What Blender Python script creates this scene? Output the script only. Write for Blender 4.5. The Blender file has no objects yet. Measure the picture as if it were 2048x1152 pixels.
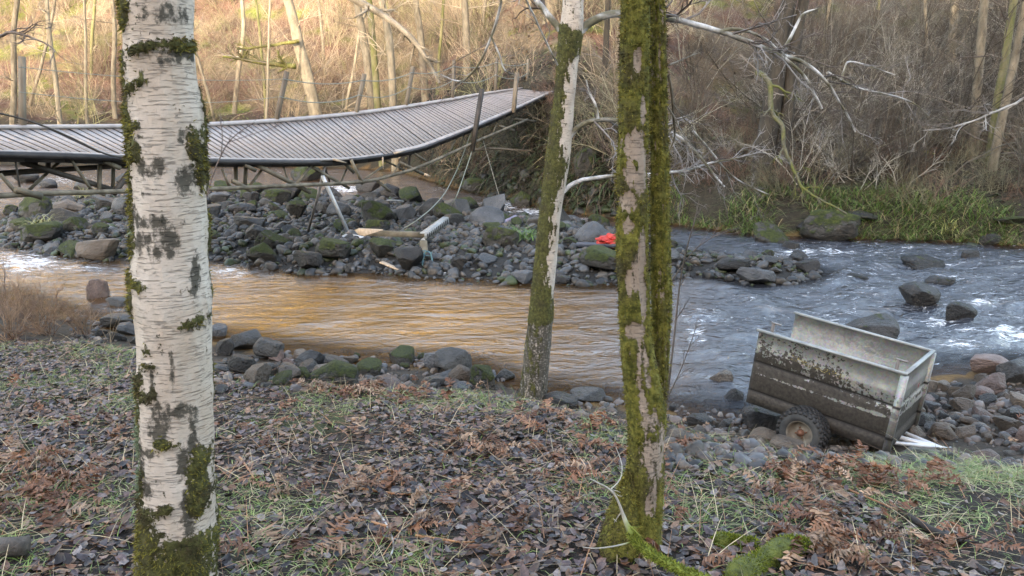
import bpy, bmesh, math, random
import numpy as np
from mathutils import Vector, Matrix, noise as mnoise

# ------------------------------------------------------------------ camera, sky, sun, exposure
C = bpy.context.scene.collection
scene = bpy.context.scene
F, PITCH, CAMZ = 1577.0, math.radians(14), 3.5
cp, sp = math.cos(PITCH), math.sin(PITCH)
cam = bpy.data.objects.new('camera', bpy.data.cameras.new('camera'))
C.objects.link(cam)
cam.location = (0, 0, CAMZ)
cam.rotation_euler = (math.radians(90) - PITCH, 0, 0)
cam.data.sensor_width = 36
cam.data.lens = F / 2048 * 36
cam.data.clip_end = 600
scene.camera = cam

SUN_EL = math.radians(14)
travel = Vector((0.25, 0.968, 0)).normalized() * math.cos(SUN_EL) + Vector((0, 0, -math.sin(SUN_EL)))
world = bpy.data.worlds.new('World')
scene.world = world
world.use_nodes = True
wn = world.node_tree.nodes
sky = wn.new('ShaderNodeTexSky')
sky.sky_type = 'NISHITA'
sky.sun_disc = False
sky.sun_elevation = SUN_EL
sky.sun_rotation = math.atan2(-travel.x, -travel.y)
sky.air_density = 1.0
sky.dust_density = 2.0
sky.ozone_density = 0.6
world.node_tree.links.new(sky.outputs[0], wn['Background'].inputs[0])
wn['Background'].inputs[1].default_value = 0.15
sun = bpy.data.objects.new('sun', bpy.data.lights.new('sun', 'SUN'))
C.objects.link(sun)
sun.data.energy = 2.0
sun.data.angle = math.radians(0.5)
sun.data.color = (1.0, 0.92, 0.80)
sun.rotation_euler = travel.to_track_quat('-Z', 'Y').to_euler()
scene.view_settings.view_transform = 'Standard'
scene.view_settings.look = 'None'
scene.view_settings.exposure = 3.22
scene.view_settings.gamma = 1.0
scene.view_settings.use_white_balance = True
scene.view_settings.white_balance_temperature = 7650
scene.view_settings.white_balance_tint = 14
scene.cycles.max_bounces = 6
scene.cycles.transparent_max_bounces = 8

# ------------------------------------------------------------------ numeric helpers
def vhash(i, j, k, s):
    h = (i.astype(np.uint32) * np.uint32(374761393) + j.astype(np.uint32) * np.uint32(668265263)
         + k.astype(np.uint32) * np.uint32(2147483647) + np.uint32(s * 974711 + 13))
    h = (h ^ (h >> np.uint32(13))) * np.uint32(1274126177)
    h = h ^ (h >> np.uint32(16))
    return (h & np.uint32(0xffffff)).astype(np.float64) / 0xffffff

def vnoise(x, y, z=0.0, s=0):
    x, y, z = np.broadcast_arrays(np.asarray(x, float), np.asarray(y, float), np.asarray(z, float))
    xi, yi, zi = np.floor(x).astype(np.int64), np.floor(y).astype(np.int64), np.floor(z).astype(np.int64)
    fx, fy, fz = x - xi, y - yi, z - zi
    fx, fy, fz = fx*fx*(3-2*fx), fy*fy*(3-2*fy), fz*fz*(3-2*fz)
    r = 0
    for a in (0, 1):
        for b in (0, 1):
            for c in (0, 1):
                r = r + vhash(xi+a, yi+b, zi+c, s) * (fx if a else 1-fx) * (fy if b else 1-fy) * (fz if c else 1-fz)
    return r * 2 - 1

def fbm(x, y, z=0.0, s=0, o=3):
    r, a, n = 0, 1.0, 0
    for k in range(o):
        r = r + a * vnoise(np.asarray(x) * 2**k, np.asarray(y) * 2**k, np.asarray(z) * 2**k, s + k); n += a; a *= 0.5
    return r / n

def sstep(a, b, x):
    t = np.clip((np.asarray(x, float) - a) / (b - a), 0, 1)
    return t * t * (3 - 2 * t)

def ray(px, py):
    u, v = (px - 1024) / F, (py - 576) / F
    return np.array([u, cp - v * sp, -sp - v * cp])

def P(px, py, d):
    r = ray(px, py) * d
    return np.array([r[0], r[1], CAMZ + r[2]])

def Py(px, py, y0):                       # the point seen at px, py on the upright plane y = y0
    r = ray(px, py)
    return P(px, py, y0 / r[1])

def Pz(px, py, z=0.0):                    # ... on the level plane z
    r = ray(px, py)
    return P(px, py, (z - CAMZ) / r[2])

def project(x, y, z):
    zz = z - CAMZ
    d = np.maximum(y * cp - zz * sp, 0.2)
    return 1024 + F * x / d, 576 + F * -(zz * cp + y * sp) / d, d

# ------------------------------------------------------------------ the lie of the land
def line(pts, f):
    q = np.array([f(*p)[:2] for p in pts])
    return q[np.argsort(q[:, 0])]

BANK = lambda x, y: 1.95 - 0.165 * y - 0.02 * x
def onbank(px, py):
    r = ray(px, py)
    d = (1.95 - CAMZ) / (r[2] + 0.165 * r[1] + 0.02 * r[0])
    return P(px, py, d)
EDGE = line([(-400, 660), (0, 668), (200, 690), (430, 742), (600, 772), (800, 785), (1000, 792), (1090, 812),
             (1240, 850), (1450, 884), (1600, 915), (1750, 930), (1830, 922), (1940, 915), (2048, 945), (2400, 985)], onbank)
NEAR = line([(-500, 560), (0, 598), (150, 645), (270, 672), (430, 692), (560, 712), (700, 728), (850, 738), (960, 752),
             (1050, 785), (1100, 800), (1250, 822), (1400, 838), (1500, 850), (1600, 850), (1750, 800), (1870, 772), (1950, 752),
             (2048, 745), (2400, 730)], Pz)
FAR = line([(-300, 328), (0, 330), (400, 331), (700, 335), (800, 341), (900, 372), (1000, 393), (1080, 412), (1180, 430), (1350, 447),
            (1500, 466), (1700, 474), (1900, 480), (2048, 490), (2700, 530)], Pz)
ISLE = np.array([Pz(*p)[:2] for p in [(10, 462), (22, 490), (60, 500), (130, 512), (250, 522), (430, 522), (500, 530), (600, 546), (700, 545),
    (800, 550), (900, 560), (1000, 564), (1080, 568), (1200, 572), (1300, 556), (1400, 548), (1500, 568), (1600, 562), (1636, 546),
    (1590, 524), (1520, 518), (1430, 512), (1350, 498), (1290, 476), (1150, 443), (1000, 428), (900, 412), (800, 404), (700, 402), (600, 388),
    (430, 390), (250, 398), (100, 400), (30, 425)]])

def isle_sd(x, y):                        # signed distance to the gravel bar's outline, positive inside
    x, y = np.asarray(x, float), np.asarray(y, float)
    if x.ndim:
        nb = (x > ISLE[:, 0].min() - 2) & (x < ISLE[:, 0].max() + 2) & (y > ISLE[:, 1].min() - 2) & (y < ISLE[:, 1].max() + 2)
        if not nb.all():
            r = np.full(x.shape, -2.0)
            if nb.any(): r[nb] = isle_sd(x[nb], y[nb])
            return r
    best = np.full(x.shape, 1e9); inside = np.zeros(x.shape, bool)
    n = len(ISLE)
    for i in range(n):
        a, b = ISLE[i], ISLE[(i+1) % n]
        e = b - a
        t = np.clip(((x-a[0])*e[0] + (y-a[1])*e[1]) / (e@e), 0, 1)
        best = np.minimum(best, np.hypot(x-a[0]-t*e[0], y-a[1]-t*e[1]))
        c = ((a[1] > y) != (b[1] > y)) & (x < (b[0]-a[0]) * (y-a[1]) / (b[1]-a[1] + 1e-12) + a[0])
        inside ^= c
    return np.where(inside, best, -best)

SL = np.array([[0, 0], [0.6, .55], [3, 1.9], [8, 3.0], [20, 9], [40, 22], [60, 36], [100, 56]])
SR = np.array([[0, 0], [0.5, .5], [1.5, 1.0], [6, 1.7], [12, 3.0], [20, 5.6], [30, 9.2], [34, 9.6], [100, 13]])
def H(x, y, detail=True):
    x, y = np.asarray(x, float), np.asarray(y, float)
    yE, yN, yF = np.interp(x, EDGE[:, 0], EDGE[:, 1]), np.interp(x, NEAR[:, 0], NEAR[:, 1]), np.interp(x, FAR[:, 0], FAR[:, 1])
    yN = np.maximum(yN, yE + 0.4)
    b = BANK(x, np.maximum(y, -4))
    t = np.clip((y - yE) / (yN - yE), 0, 1)
    slope = BANK(x, yE) * (1 - t) ** 1.5
    bed = -0.38 * sstep(0, 1.8, np.minimum(y - yN, yF - y))
    isl = isle_sd(x, y)
    bed = np.maximum(bed, -0.38 + 0.38 * sstep(-0.9, 0.05, isl) + 0.25 * sstep(0, 1.6, isl))
    s = y - yF
    w = sstep(0.06, 0.36, x / np.maximum(y, 1))
    sl, sr = np.interp(s, SL[:, 0], SL[:, 1]), np.interp(s, SR[:, 0], SR[:, 1])
    hill = sl * (1 - w) + sr * w
    mid = np.exp(-((x + 0.5) / 4.5) ** 2) * 1.6 * sstep(0, 4, s)      # the bank that carries the bridge's end
    hill = hill + mid * (1 - sstep(8, 18, s))
    z = np.where(y < yE, b, np.where(y < yN, slope, np.where(y < yF, bed, hill)))
    ridge = 20.5 + 4.3 * sstep(-42, -5, x) + 1.2 * fbm(x * .12, y * .12, 0, 5)  # unseen hill behind the camera, height shaped to cast the valley's shade
    z = z + np.where(y < -6, ridge * sstep(-6, -52, y), 0)
    if detail:
        far = sstep(0, 3, s)
        z = z + fbm(x * 1.3, y * 1.3, 0, 2) * (0.035 + 0.25 * far) + far * 0.5 * fbm(x * .25, y * .25, 0, 9)
    return z

def gp(px, py, dmin=1.2, dmax=120):
    r = ray(px, py)
    d = np.geomspace(dmin, dmax, 240)
    for _ in range(2):
        k = int(np.argmax(CAMZ + r[2] * d < H(r[0] * d, r[1] * d)))
        d = np.linspace(d[max(k - 1, 0)], d[k], 40)
    return P(px, py, d[-1])

# ------------------------------------------------------------------ object helpers
def tag(o, label=None, cat=None, group=None, kind=None):
    if label: o['label'] = label
    if cat: o['category'] = cat
    if group: o['group'] = group
    if kind: o['kind'] = kind
    return o

def empty(name, loc, label, cat, group=None):
    o = bpy.data.objects.new(name, None)
    o.location = loc; o.empty_display_size = 0.2
    C.objects.link(o)
    return tag(o, label, cat, group)

def mk(name, V, faces, mat, parent=None, col=None, attrs=None, smooth=False, loc=None):
    """faces: list of (m, k) integer arrays"""
    me = bpy.data.meshes.new(name)
    V = np.asarray(V, np.float32)
    faces = [np.asarray(f, np.int32) for f in faces if len(f)]
    me.vertices.add(len(V)); me.vertices.foreach_set('co', V.ravel())
    nl = sum(f.size for f in faces); nf = sum(len(f) for f in faces)
    me.loops.add(nl); me.loops.foreach_set('vertex_index', np.concatenate([f.ravel() for f in faces]))
    me.polygons.add(nf)
    tot = np.concatenate([np.full(len(f), f.shape[1], np.int32) for f in faces])
    me.polygons.foreach_set('loop_start', np.concatenate([[0], np.cumsum(tot)[:-1]]).astype(np.int32))
    me.polygons.foreach_set('loop_total', tot)
    if smooth: me.polygons.foreach_set('use_smooth', np.ones(nf, bool))
    me.update(calc_edges=True)
    if col is not None:
        a = me.attributes.new('Col', 'FLOAT_COLOR', 'POINT')
        c = np.ones((len(V), 4), np.float32); c[:, :3] = col
        a.data.foreach_set('color', c.ravel())
    for k, v in (attrs or {}).items():
        a = me.attributes.new(k, 'FLOAT', 'POINT')
        a.data.foreach_set('value', np.asarray(v, np.float32))
    me.materials.append(mat)
    o = bpy.data.objects.new(name, me)
    if loc is not None: o.location = loc
    if parent is not None: o.parent = parent
    C.objects.link(o)
    return o

class MB:                                  # gathers pieces into one mesh
    def __init__(s): s.V, s.F, s.n, s.c = [], {}, 0, []
    def add(s, V, faces, col=None):
        V = np.asarray(V, float).reshape(-1, 3)
        for f in faces:
            f = np.asarray(f, np.int64)
            if len(f): s.F.setdefault(f.shape[1], []).append(f + s.n)
        s.V.append(V); s.n += len(V)
        s.c.append(np.broadcast_to(np.asarray(col if col is not None else (1, 1, 1), float), (len(V), 3)))
    def box(s, c, ax, ay, az, col=None):   # centre and three half-axes
        c, ax, ay, az = (np.asarray(v, float) for v in (c, ax, ay, az))
        V = [c + i*ax + j*ay + k*az for i in (-1, 1) for j in (-1, 1) for k in (-1, 1)]
        s.add(V, [[[0,1,3,2],[4,6,7,5],[0,4,5,1],[2,3,7,6],[0,2,6,4],[1,5,7,3]]], col)
    def beam(s, a, b, w, h, up=(0, 0, 1), col=None):
        a, b = np.asarray(a, float), np.asarray(b, float)
        d = (b - a) / 2; n = d / np.linalg.norm(d)
        side = np.cross(n, up)
        if np.linalg.norm(side) < 1e-3: side = np.cross(n, (1, 0, 0))
        side /= np.linalg.norm(side); u = np.cross(side, n)
        s.box((a + b) / 2, d, side * w / 2, u * h / 2, col)
    def tube(s, pts, rad, sides=8, col=None, cap=True):
        pts = np.asarray(pts, float)
        rad = np.broadcast_to(np.asarray(rad, float), (len(pts),))
        V, Q = tube_batch(pts[None], rad[None], sides)
        n = len(pts)
        s.add(V, [Q], col)
        if cap:
            b = s.n - n * sides
            s.F.setdefault(sides, []).append(np.array([list(range(b + sides - 1, b - 1, -1)), list(range(b + (n-1)*sides, b + n*sides))]))
    def build(s, name, mat, parent=None, smooth=False, usecol=False, loc=None, attrs=None):
        return mk(name, np.concatenate(s.V), [np.concatenate(v) for v in s.F.values()], mat, parent,
                  np.concatenate(s.c) if usecol else None, attrs, smooth, loc)

def tube_batch(pts, rad, sides):
    """pts (M,n,3), rad (M,n) -> verts, quads"""
    M, n = rad.shape
    t = np.gradient(pts, axis=1)
    t /= np.linalg.norm(t, axis=2, keepdims=True) + 1e-9
    m = t.mean(1)
    ref = np.eye(3)[np.argmin(np.abs(m), axis=1)][:, None, :]
    u = np.cross(t, ref); u /= np.linalg.norm(u, axis=2, keepdims=True) + 1e-9
    w = np.cross(t, u)
    a = np.arange(sides) * 2 * np.pi / sides
    V = pts[:, :, None] + rad[:, :, None, None] * (np.cos(a)[None, None, :, None] * u[:, :, None] + np.sin(a)[None, None, :, None] * w[:, :, None])
    i = np.arange(M)[:, None, None] * n * sides + np.arange(n - 1)[None, :, None] * sides
    j = np.arange(sides)[None, None, :]
    j2 = (j + 1) % sides
    Q = np.stack([i + j, i + j2, i + sides + j2, i + sides + j], -1).reshape(-1, 4)
    return V.reshape(-1, 3), Q

def polys_mesh(polys, sides=3):            # many polylines -> verts, quads
    groups = {}
    for p, r in polys: groups.setdefault(len(r), []).append((p, r))
    Vs, Qs, n = [], [], 0
    for g in groups.values():
        V, Q = tube_batch(np.array([a for a, _ in g]), np.array([b for _, b in g]), sides)
        Vs.append(V); Qs.append(Q + n); n += len(V)
    return np.concatenate(Vs), np.concatenate(Qs)

def unit(v): return v / (np.linalg.norm(v) + 1e-9)

def grow(rng, p, d, L, r, subs, out, wob=.22, grav=0.0, n=5, ang=.9, tip=.3, ratio=.55, t0=.2):
    """a wandering twig with sub-twigs; subs = how many children at each deeper level"""
    pts = [np.asarray(p, float)]; d = unit(np.asarray(d, float))
    for _ in range(n - 1):
        d = unit(d + rng.normal(0, wob, 3) + np.array([0, 0, grav]))
        pts.append(pts[-1] + d * L / (n - 1))
    pts = np.array(pts); rad = r * np.linspace(1, tip, n)
    out.append((pts, rad))
    sprout(rng, pts, rad, L, subs, out, wob, grav, n, ang, ratio, t0)

def sprout(rng, pts, rad, L, subs, out, wob=.22, grav=0.0, n=5, ang=.9, ratio=.55, t0=.2):
    if not subs: return
    for _ in range(subs[0]):
        t = rng.uniform(t0, .98) * (len(pts) - 1); k = min(int(t), len(pts) - 2); f = t - k
        q = pts[k] * (1 - f) + pts[k+1] * f
        dd = unit(pts[k+1] - pts[k])
        side = unit(np.cross(dd, rng.normal(0, 1, 3)))
        c = unit(dd + side * rng.uniform(.5, 1) * ang)
        grow(rng, q, c, L * ratio * rng.uniform(.6, 1.2) * (1.15 - t / len(pts) * .6), max(rad[k] * .55, .0018), subs[1:], out, wob * 1.1, grav, max(n - 1, 4), ang, .3, ratio, .15)

# ------------------------------------------------------------------ materials
class NT:
    def __init__(s, name):
        s.m = bpy.data.materials.new(name); s.m.use_nodes = True
        s.t = s.m.node_tree; s.b = s.t.nodes['Principled BSDF']
    def n(s, kind, **kw):
        x = s.t.nodes.new('ShaderNode' + kind)
        for k, v in kw.items(): setattr(x, k, v)
        return x
    def l(s, a, b): s.t.links.new(a, b)
    def set(s, inp, v):
        if hasattr(v, 'is_output') or hasattr(v, 'links'): s.l(v, inp)
        else: inp.default_value = v
    def noise(s, scale, detail=4, vec=None, rough=.6, dist=0):
        x = s.n('TexNoise'); x.inputs['Scale'].default_value = scale; x.inputs['Detail'].default_value = detail
        x.inputs['Roughness'].default_value = rough; x.inputs['Distortion'].default_value = dist
        if vec is not None: s.l(vec, x.inputs['Vector'])
        return x.outputs['Fac']
    def coord(s, which='Object', scale=None):
        o = s.n('TexCoord').outputs[which]
        if scale is None: return o
        m = s.n('Mapping'); m.inputs['Scale'].default_value = scale; s.l(o, m.inputs['Vector'])
        return m.outputs[0]
    def pos(s, scale=None, rot=None):
        o = s.n('NewGeometry').outputs['Position']
        if scale is None: return o
        m = s.n('Mapping'); m.inputs['Scale'].default_value = scale
        if rot: m.inputs['Rotation'].default_value = rot
        s.l(o, m.inputs['Vector'])
        return m.outputs[0]
    def ramp(s, fac, stops):
        r = s.n('ValToRGB'); e = r.color_ramp.elements
        while len(e) < len(stops): e.new(.5)
        for i, (p, c) in enumerate(stops):
            e[i].position = p
            e[i].color = (*c, 1) if isinstance(c, tuple) else (c, c, c, 1)
        s.l(fac, r.inputs[0])
        return r.outputs[0]
    def mix(s, fac, a, b, mode='MIX'):
        x = s.n('Mix', data_type='RGBA', blend_type=mode)
        s.set(x.inputs[0], fac)
        for i, v in ((6, a), (7, b)):
            s.set(x.inputs[i], (*v, 1) if isinstance(v, tuple) and len(v) == 3 else v)
        return x.outputs[2]
    def math(s, op, a, b=0.0):
        x = s.n('Math', operation=op); s.set(x.inputs[0], a); s.set(x.inputs[1], b)
        return x.outputs[0]
    def attr(s, name, out='Fac'):
        x = s.n('Attribute'); x.attribute_name = name
        return x.outputs[out]
    def bump(s, h, strength=.4, dist=.02, normal=None):
        x = s.n('Bump'); x.inputs['Strength'].default_value = strength; x.inputs['Distance'].default_value = dist
        s.l(h, x.inputs['Height'])
        if normal is not None: s.l(normal, x.inputs['Normal'])
        return x.outputs[0]
    def out(s, col=None, rough=None, bump=None, spec=None, metal=None):
        if col is not None: s.set(s.b.inputs['Base Color'], (*col, 1) if isinstance(col, tuple) else col)
        if rough is not None: s.set(s.b.inputs['Roughness'], rough)
        if bump is not None: s.l(bump, s.b.inputs['Normal'])
        if spec is not None: s.set(s.b.inputs['Specular IOR Level'], spec)
        if metal is not None: s.set(s.b.inputs['Metallic'], metal)
        return s.m

def m_two(name, c1, c2, scale=8, rough=.7, bump=.4, dist=.01, stretch=None, lo=.35, hi=.65, metal=None, spec=None):
    t = NT(name); v = t.coord('Object', stretch)
    f = t.noise(scale, 5, v)
    return t.out(t.ramp(f, [(lo, c1), (hi, c2)]), rough, t.bump(t.noise(scale * 3, 4, v), bump, dist), spec, metal)

def m_vcol(name, rough=.7, var=.35, scale=30, spec=.4, trans=0):
    t = NT(name)
    f = t.noise(scale, 3, t.pos())
    k = t.ramp(f, [(.3, 1 - var), (.7, 1 + var)])
    t.out(t.mix(1, t.attr('Col', 'Color'), k, 'MULTIPLY'), rough, None, spec)
    if trans: t.b.inputs['Subsurface Weight'].default_value = 0
    return t.m

def m_near_bark(name, base1, base2, moss1, moss2, dark):
    t = NT(name); v = t.coord('Object')
    blot = t.ramp(t.noise(5, 5, t.coord('Object', (1, 1, .6))), [(.35, base1), (.65, base2)])
    dash = t.ramp(t.noise(1, 3, t.coord('Object', (16, 16, 190)), .55), [(.34, 1.0), (.43, 0.0)])
    dash2 = t.ramp(t.noise(1, 2, t.coord('Object', (30, 30, 520)), .5), [(.33, 1.0), (.47, 0.0)])
    c = t.mix(t.math('MULTIPLY', dash, .26), blot, (.10, .075, .06))
    c = t.mix(t.math('MULTIPLY', dash2, .34), c, (.22, .17, .14))
    fine = t.noise(48, 7, v, .7); med = t.noise(18, 4, v)
    dk = t.math('ADD', t.attr('dark'), t.math('MULTIPLY', t.math('SUBTRACT', fine, .5), 2.8))
    c = t.mix(t.ramp(dk, [(.36, 0.0), (.86, 1.0)]), c, t.mix(med, dark, tuple(x * 2.6 for x in dark)))
    ms = t.math('ADD', t.attr('moss'), t.math('MULTIPLY', t.math('SUBTRACT', fine, .5), 2.4))
    mcol = t.mix(t.ramp(t.noise(6, 4, v), [(.5, 0.0), (.66, .75)]), t.ramp(t.noise(30, 4, v), [(.35, moss1), (.65, moss2)]), (.055, .045, .026))
    msk = t.ramp(ms, [(.42, 0.0), (.55, 1.0)])
    c = t.mix(msk, c, mcol)
    li = t.math('ADD', t.attr('lichen'), t.math('MULTIPLY', t.math('SUBTRACT', fine, .5), 2.2))
    c = t.mix(t.ramp(li, [(.45, 0.0), (.6, 1.0)]), c, t.mix(med, (.07, .10, .055), (.22, .27, .17)))
    h = t.math('ADD', t.math('MULTIPLY', fine, t.math('ADD', msk, .25)), t.math('MULTIPLY', dash, -.5))
    return t.out(c, .75, t.bump(h, .8, .02), .25)

MAT = {}
MAT['birch'] = m_near_bark('birch_bark', (.50, .42, .345), (.60, .545, .485), (.040, .042, .014), (.13, .132, .045), (.048, .044, .036))
MAT['mossbark'] = m_near_bark('mossy_bark', (.25, .195, .15), (.38, .315, .26), (.060, .066, .010), (.235, .225, .05), (.03, .025, .018))
MAT['moss'] = m_vcol('moss_tufts', .8, .5, 60, .2)
MAT['twig'] = m_vcol('twig_bark', .7, .3, 20, .3)
MAT['leaf'] = m_vcol('wet_leaves', .42, .45, 60, .38)
MAT['grass'] = m_vcol('grass_blades', .55, .3, 40, .35)
MAT['bark_grey'] = m_two('grey_bark', (.10, .085, .06), (.24, .21, .16), 6, .85, .8, .03, (1, 1, .35))
MAT['bark_pale'] = m_two('pale_bark', (.15, .13, .095), (.30, .26, .19), 6, .85, .7, .03, (1, 1, .35))
MAT['bark_dark'] = m_two('dark_bark', (.018, .015, .012), (.058, .05, .038), 5, .85, .9, .04, (1, 1, .3))
MAT['bark_moss'] = m_two('green_bark', (.10, .11, .03), (.20, .18, .10), 5, .85, .8, .03, (1, 1, .4))
MAT['deck'] = m_two('deck_boards', (.20, .168, .155), (.33, .29, .27), 3, .42, .3, .004, (6, 6, 6), spec=.6)
MAT['deck_side'] = m_two('dark_beam', (.012, .011, .012), (.04, .035, .035), 3, .6, .3, .01)
MAT['trim'] = m_two('deck_trim', (.24, .21, .20), (.36, .33, .31), 4, .5, .3, .005)
MAT['oldwood'] = m_two('weathered_timber', (.07, .06, .04), (.20, .175, .13), 4, .75, .6, .01)
MAT['darkwood'] = m_two('dark_timber', (.025, .02, .016), (.07, .06, .05), 4, .7, .6, .01)
MAT['freshwood'] = m_two('split_wood', (.38, .28, .19), (.56, .44, .32), 12, .7, .5, .01, (4, 1, 1))
MAT['postwood'] = m_two('post_timber', (.10, .08, .06), (.22, .18, .13), 5, .8, .6, .01, (1, 1, .2))
MAT['steel'] = m_two('galvanised_pole', (.50, .53, .56), (.66, .68, .70), 5, .42, .15, .003, metal=.3)
MAT['dullsteel'] = m_two('rusty_pole', (.16, .14, .13), (.30, .28, .27), 6, .6, .25, .004, metal=.3)
MAT['alu'] = m_two('aluminium', (.24, .25, .25), (.36, .37, .36), 8, .45, .15, .003, metal=.3)
MAT['rope'] = m_two('blue_rope', (.05, .13, .155), (.12, .24, .27), 60, .8, .4, .003)
MAT['grey_rope'] = m_two('grey_rope', (.15, .18, .16), (.28, .32, .29), 60, .8, .4, .003)
MAT['wire'] = m_two('old_wire', (.08, .075, .06), (.2, .2, .17), 20, .6, .2, .002)
MAT['red'] = m_two('red_plastic', (.38, .018, .014), (.52, .045, .03), 14, .4, .6, .02)
MAT['navy'] = m_two('navy_plank', (.02, .028, .045), (.05, .06, .085), 6, .5, .3, .004)
MAT['lilac'] = m_two('lilac_pipe', (.20, .17, .24), (.36, .32, .40), 7, .5, .2, .004)
MAT['brownpipe'] = m_two('brown_pipe', (.10, .065, .06), (.2, .13, .12), 7, .6, .3, .004)

def m_rock(name, c1, c2, mossy):
    t = NT(name); v = t.coord('Object')
    r = t.n('ObjectInfo').outputs['Random']
    w = t.n('TexNoise'); w.noise_dimensions = '4D'; w.inputs['Scale'].default_value = 2.5; w.inputs['Detail'].default_value = 6
    t.l(v, w.inputs['Vector']); t.l(t.math('MULTIPLY', r, 40.0), w.inputs['W'])
    c = t.ramp(w.outputs['Fac'], [(.3, c1), (.7, c2)])
    k = t.ramp(r, [(0, .55), (1, 1.35)])
    c = t.mix(1, c, k, 'MULTIPLY')
    speck = t.noise(40, 3, v)
    c = t.mix(t.ramp(speck, [(.62, 0.0), (.75, .5)]), c, (.32, .31, .30))
    up = t.n('SeparateXYZ'); t.l(t.n('NewGeometry').outputs['Normal'], up.inputs[0])
    m = t.math('ADD', t.math('MULTIPLY', up.outputs[2], .55), t.math('MULTIPLY', t.math('SUBTRACT', t.noise(4, 6, v), .5), 2.2))
    msk = t.ramp(t.math('ADD', m, mossy), [(.45, 0.0), (.7, 1.0)])
    c = t.mix(msk, c, t.ramp(t.noise(14, 5, v), [(.3, (.018, .028, .008)), (.7, (.085, .11, .022))]))
    rough = t.mix(msk, (.42, .42, .42), (.85, .85, .85))
    return t.out(c, rough, t.bump(t.math('ADD', t.noise(9, 7, v), t.math('MULTIPLY', msk, t.noise(60, 3, v))), 1.0, .06), .45)
MAT['rock_grey'] = m_rock('grey_stone', (.018, .018, .019), (.068, .068, .065), -.22)
MAT['rock_blue'] = m_rock('bluegrey_stone', (.034, .038, .043), (.095, .10, .107), -.38)
MAT['rock_dark'] = m_rock('wet_dark_stone', (.010, .010, .011), (.038, .036, .034), -.15)
MAT['rock_moss'] = m_rock('mossy_stone', (.016, .016, .015), (.05, .048, .043), .38)
MAT['rock_pink'] = m_rock('pink_stone', (.095, .066, .058), (.19, .14, .125), -.5)
MAT['rock_tan'] = m_rock('tan_stone', (.085, .068, .054), (.17, .14, .112), -.45)
MAT['rock_stuff'] = m_vcol('pebbles', .5, .45, 12, .45)

# ------------------------------------------------------------------ ground
def m_ground():
    t = NT('ground_soil'); p = t.pos()
    k = t.ramp(t.noise(9, 6, p, .7), [(.3, .45), (.7, 1.5)])
    c = t.mix(1, t.attr('Col', 'Color'), k, 'MULTIPLY')
    h = t.math('ADD', t.noise(6, 6, p, .7), t.math('MULTIPLY', t.noise(35, 4, p), .5))
    return t.out(c, .85, t.bump(h, .8, .08), .3)

def warp(a, b, n, c, k):                   # grid lines crowded around c
    u = np.linspace(-1, 1, n)
    s = np.sinh(u * k) / np.sinh(k)
    return np.where(s < 0, c + s * (c - a), c + s * (b - c))
gx, gy = warp(-110, 110, 420, 0, 3.2), warp(-95, 150, 520, 9, 3.0)
GX, GY = np.meshgrid(gx, gy)
GZ = H(GX, GY)
def zone_colour(x, y):
    yE, yN, yF = np.interp(x, EDGE[:, 0], EDGE[:, 1]), np.interp(x, NEAR[:, 0], NEAR[:, 1]), np.interp(x, FAR[:, 0], FAR[:, 1])
    soil, mud = np.array([.022, .016, .013]), np.array([.05, .04, .03])
    bed, grass = np.array([.15, .088, .032]), np.array([.13, .15, .03])
    russet, tan = np.array([.15, .085, .06]), np.array([.20, .155, .10])
    dark = np.array([.035, .03, .02])
    n1, n2 = fbm(x * .22, y * .22, 0, 11, 4), fbm(x * .6, y * .6, 0, 17, 4)
    s = y - yF
    px = x / np.maximum(y, 1)
    fcol = np.where((n1 > -.05)[..., None], russet, tan) * (1 + .3 * n2[..., None])
    g = sstep(.05, .4, n2 + .55 * sstep(14, 30, s) * (1 - sstep(.0, .25, px)) - .1)
    fcol = fcol * (1 - g[..., None]) + grass * g[..., None]
    shade_r = (.36 + .64 * (1 - sstep(.05, .3, px)))[..., None]   # right slope darkened, its shade put into the ground colour
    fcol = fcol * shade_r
    gold = (sstep(23, 31, s) * (1 - sstep(.02, .2, px)) * .8)[..., None]  # golden light put into the upper hill's colour, for the river to reflect
    fcol = fcol * (1 - gold) + np.array([.44, .27, .065]) * gold
    fld = sstep(28, 31, s) * sstep(.2, .4, px)
    fcol = fcol * (1 - fld[..., None]) + np.array([.36, .33, .13]) * fld[..., None]
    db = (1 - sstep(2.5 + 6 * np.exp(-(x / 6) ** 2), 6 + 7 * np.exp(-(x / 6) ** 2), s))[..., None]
    fcol = fcol * (1 - db) + dark * db  # low far bank darkened, its shade put into the colour
    w = (s > -.1)[..., None]
    nb = (y < yE + .3)[..., None]
    gb = sstep(.15, .5, fbm(x * 1.1, y * 1.1, 0, 21))[..., None] * .6
    ncol = soil * (1 - gb) + np.array([.05, .07, .02]) * gb
    bed = bed + (np.array([.026, .025, .023]) - bed) * sstep(-1.2, -.3, isle_sd(x, y))[..., None]
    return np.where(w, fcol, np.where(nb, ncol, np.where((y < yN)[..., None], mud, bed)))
nx, ny = len(gx), len(gy)
idx = np.arange(nx * ny).reshape(ny, nx)
GQ = np.stack([idx[:-1, :-1], idx[:-1, 1:], idx[1:, 1:], idx[1:, :-1]], -1).reshape(-1, 4)
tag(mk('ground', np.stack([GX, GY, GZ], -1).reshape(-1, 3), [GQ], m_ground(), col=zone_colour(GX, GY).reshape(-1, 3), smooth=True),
    'leaf strewn river bank, stony bed and wooded valley sides', 'ground', kind='structure')

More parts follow.
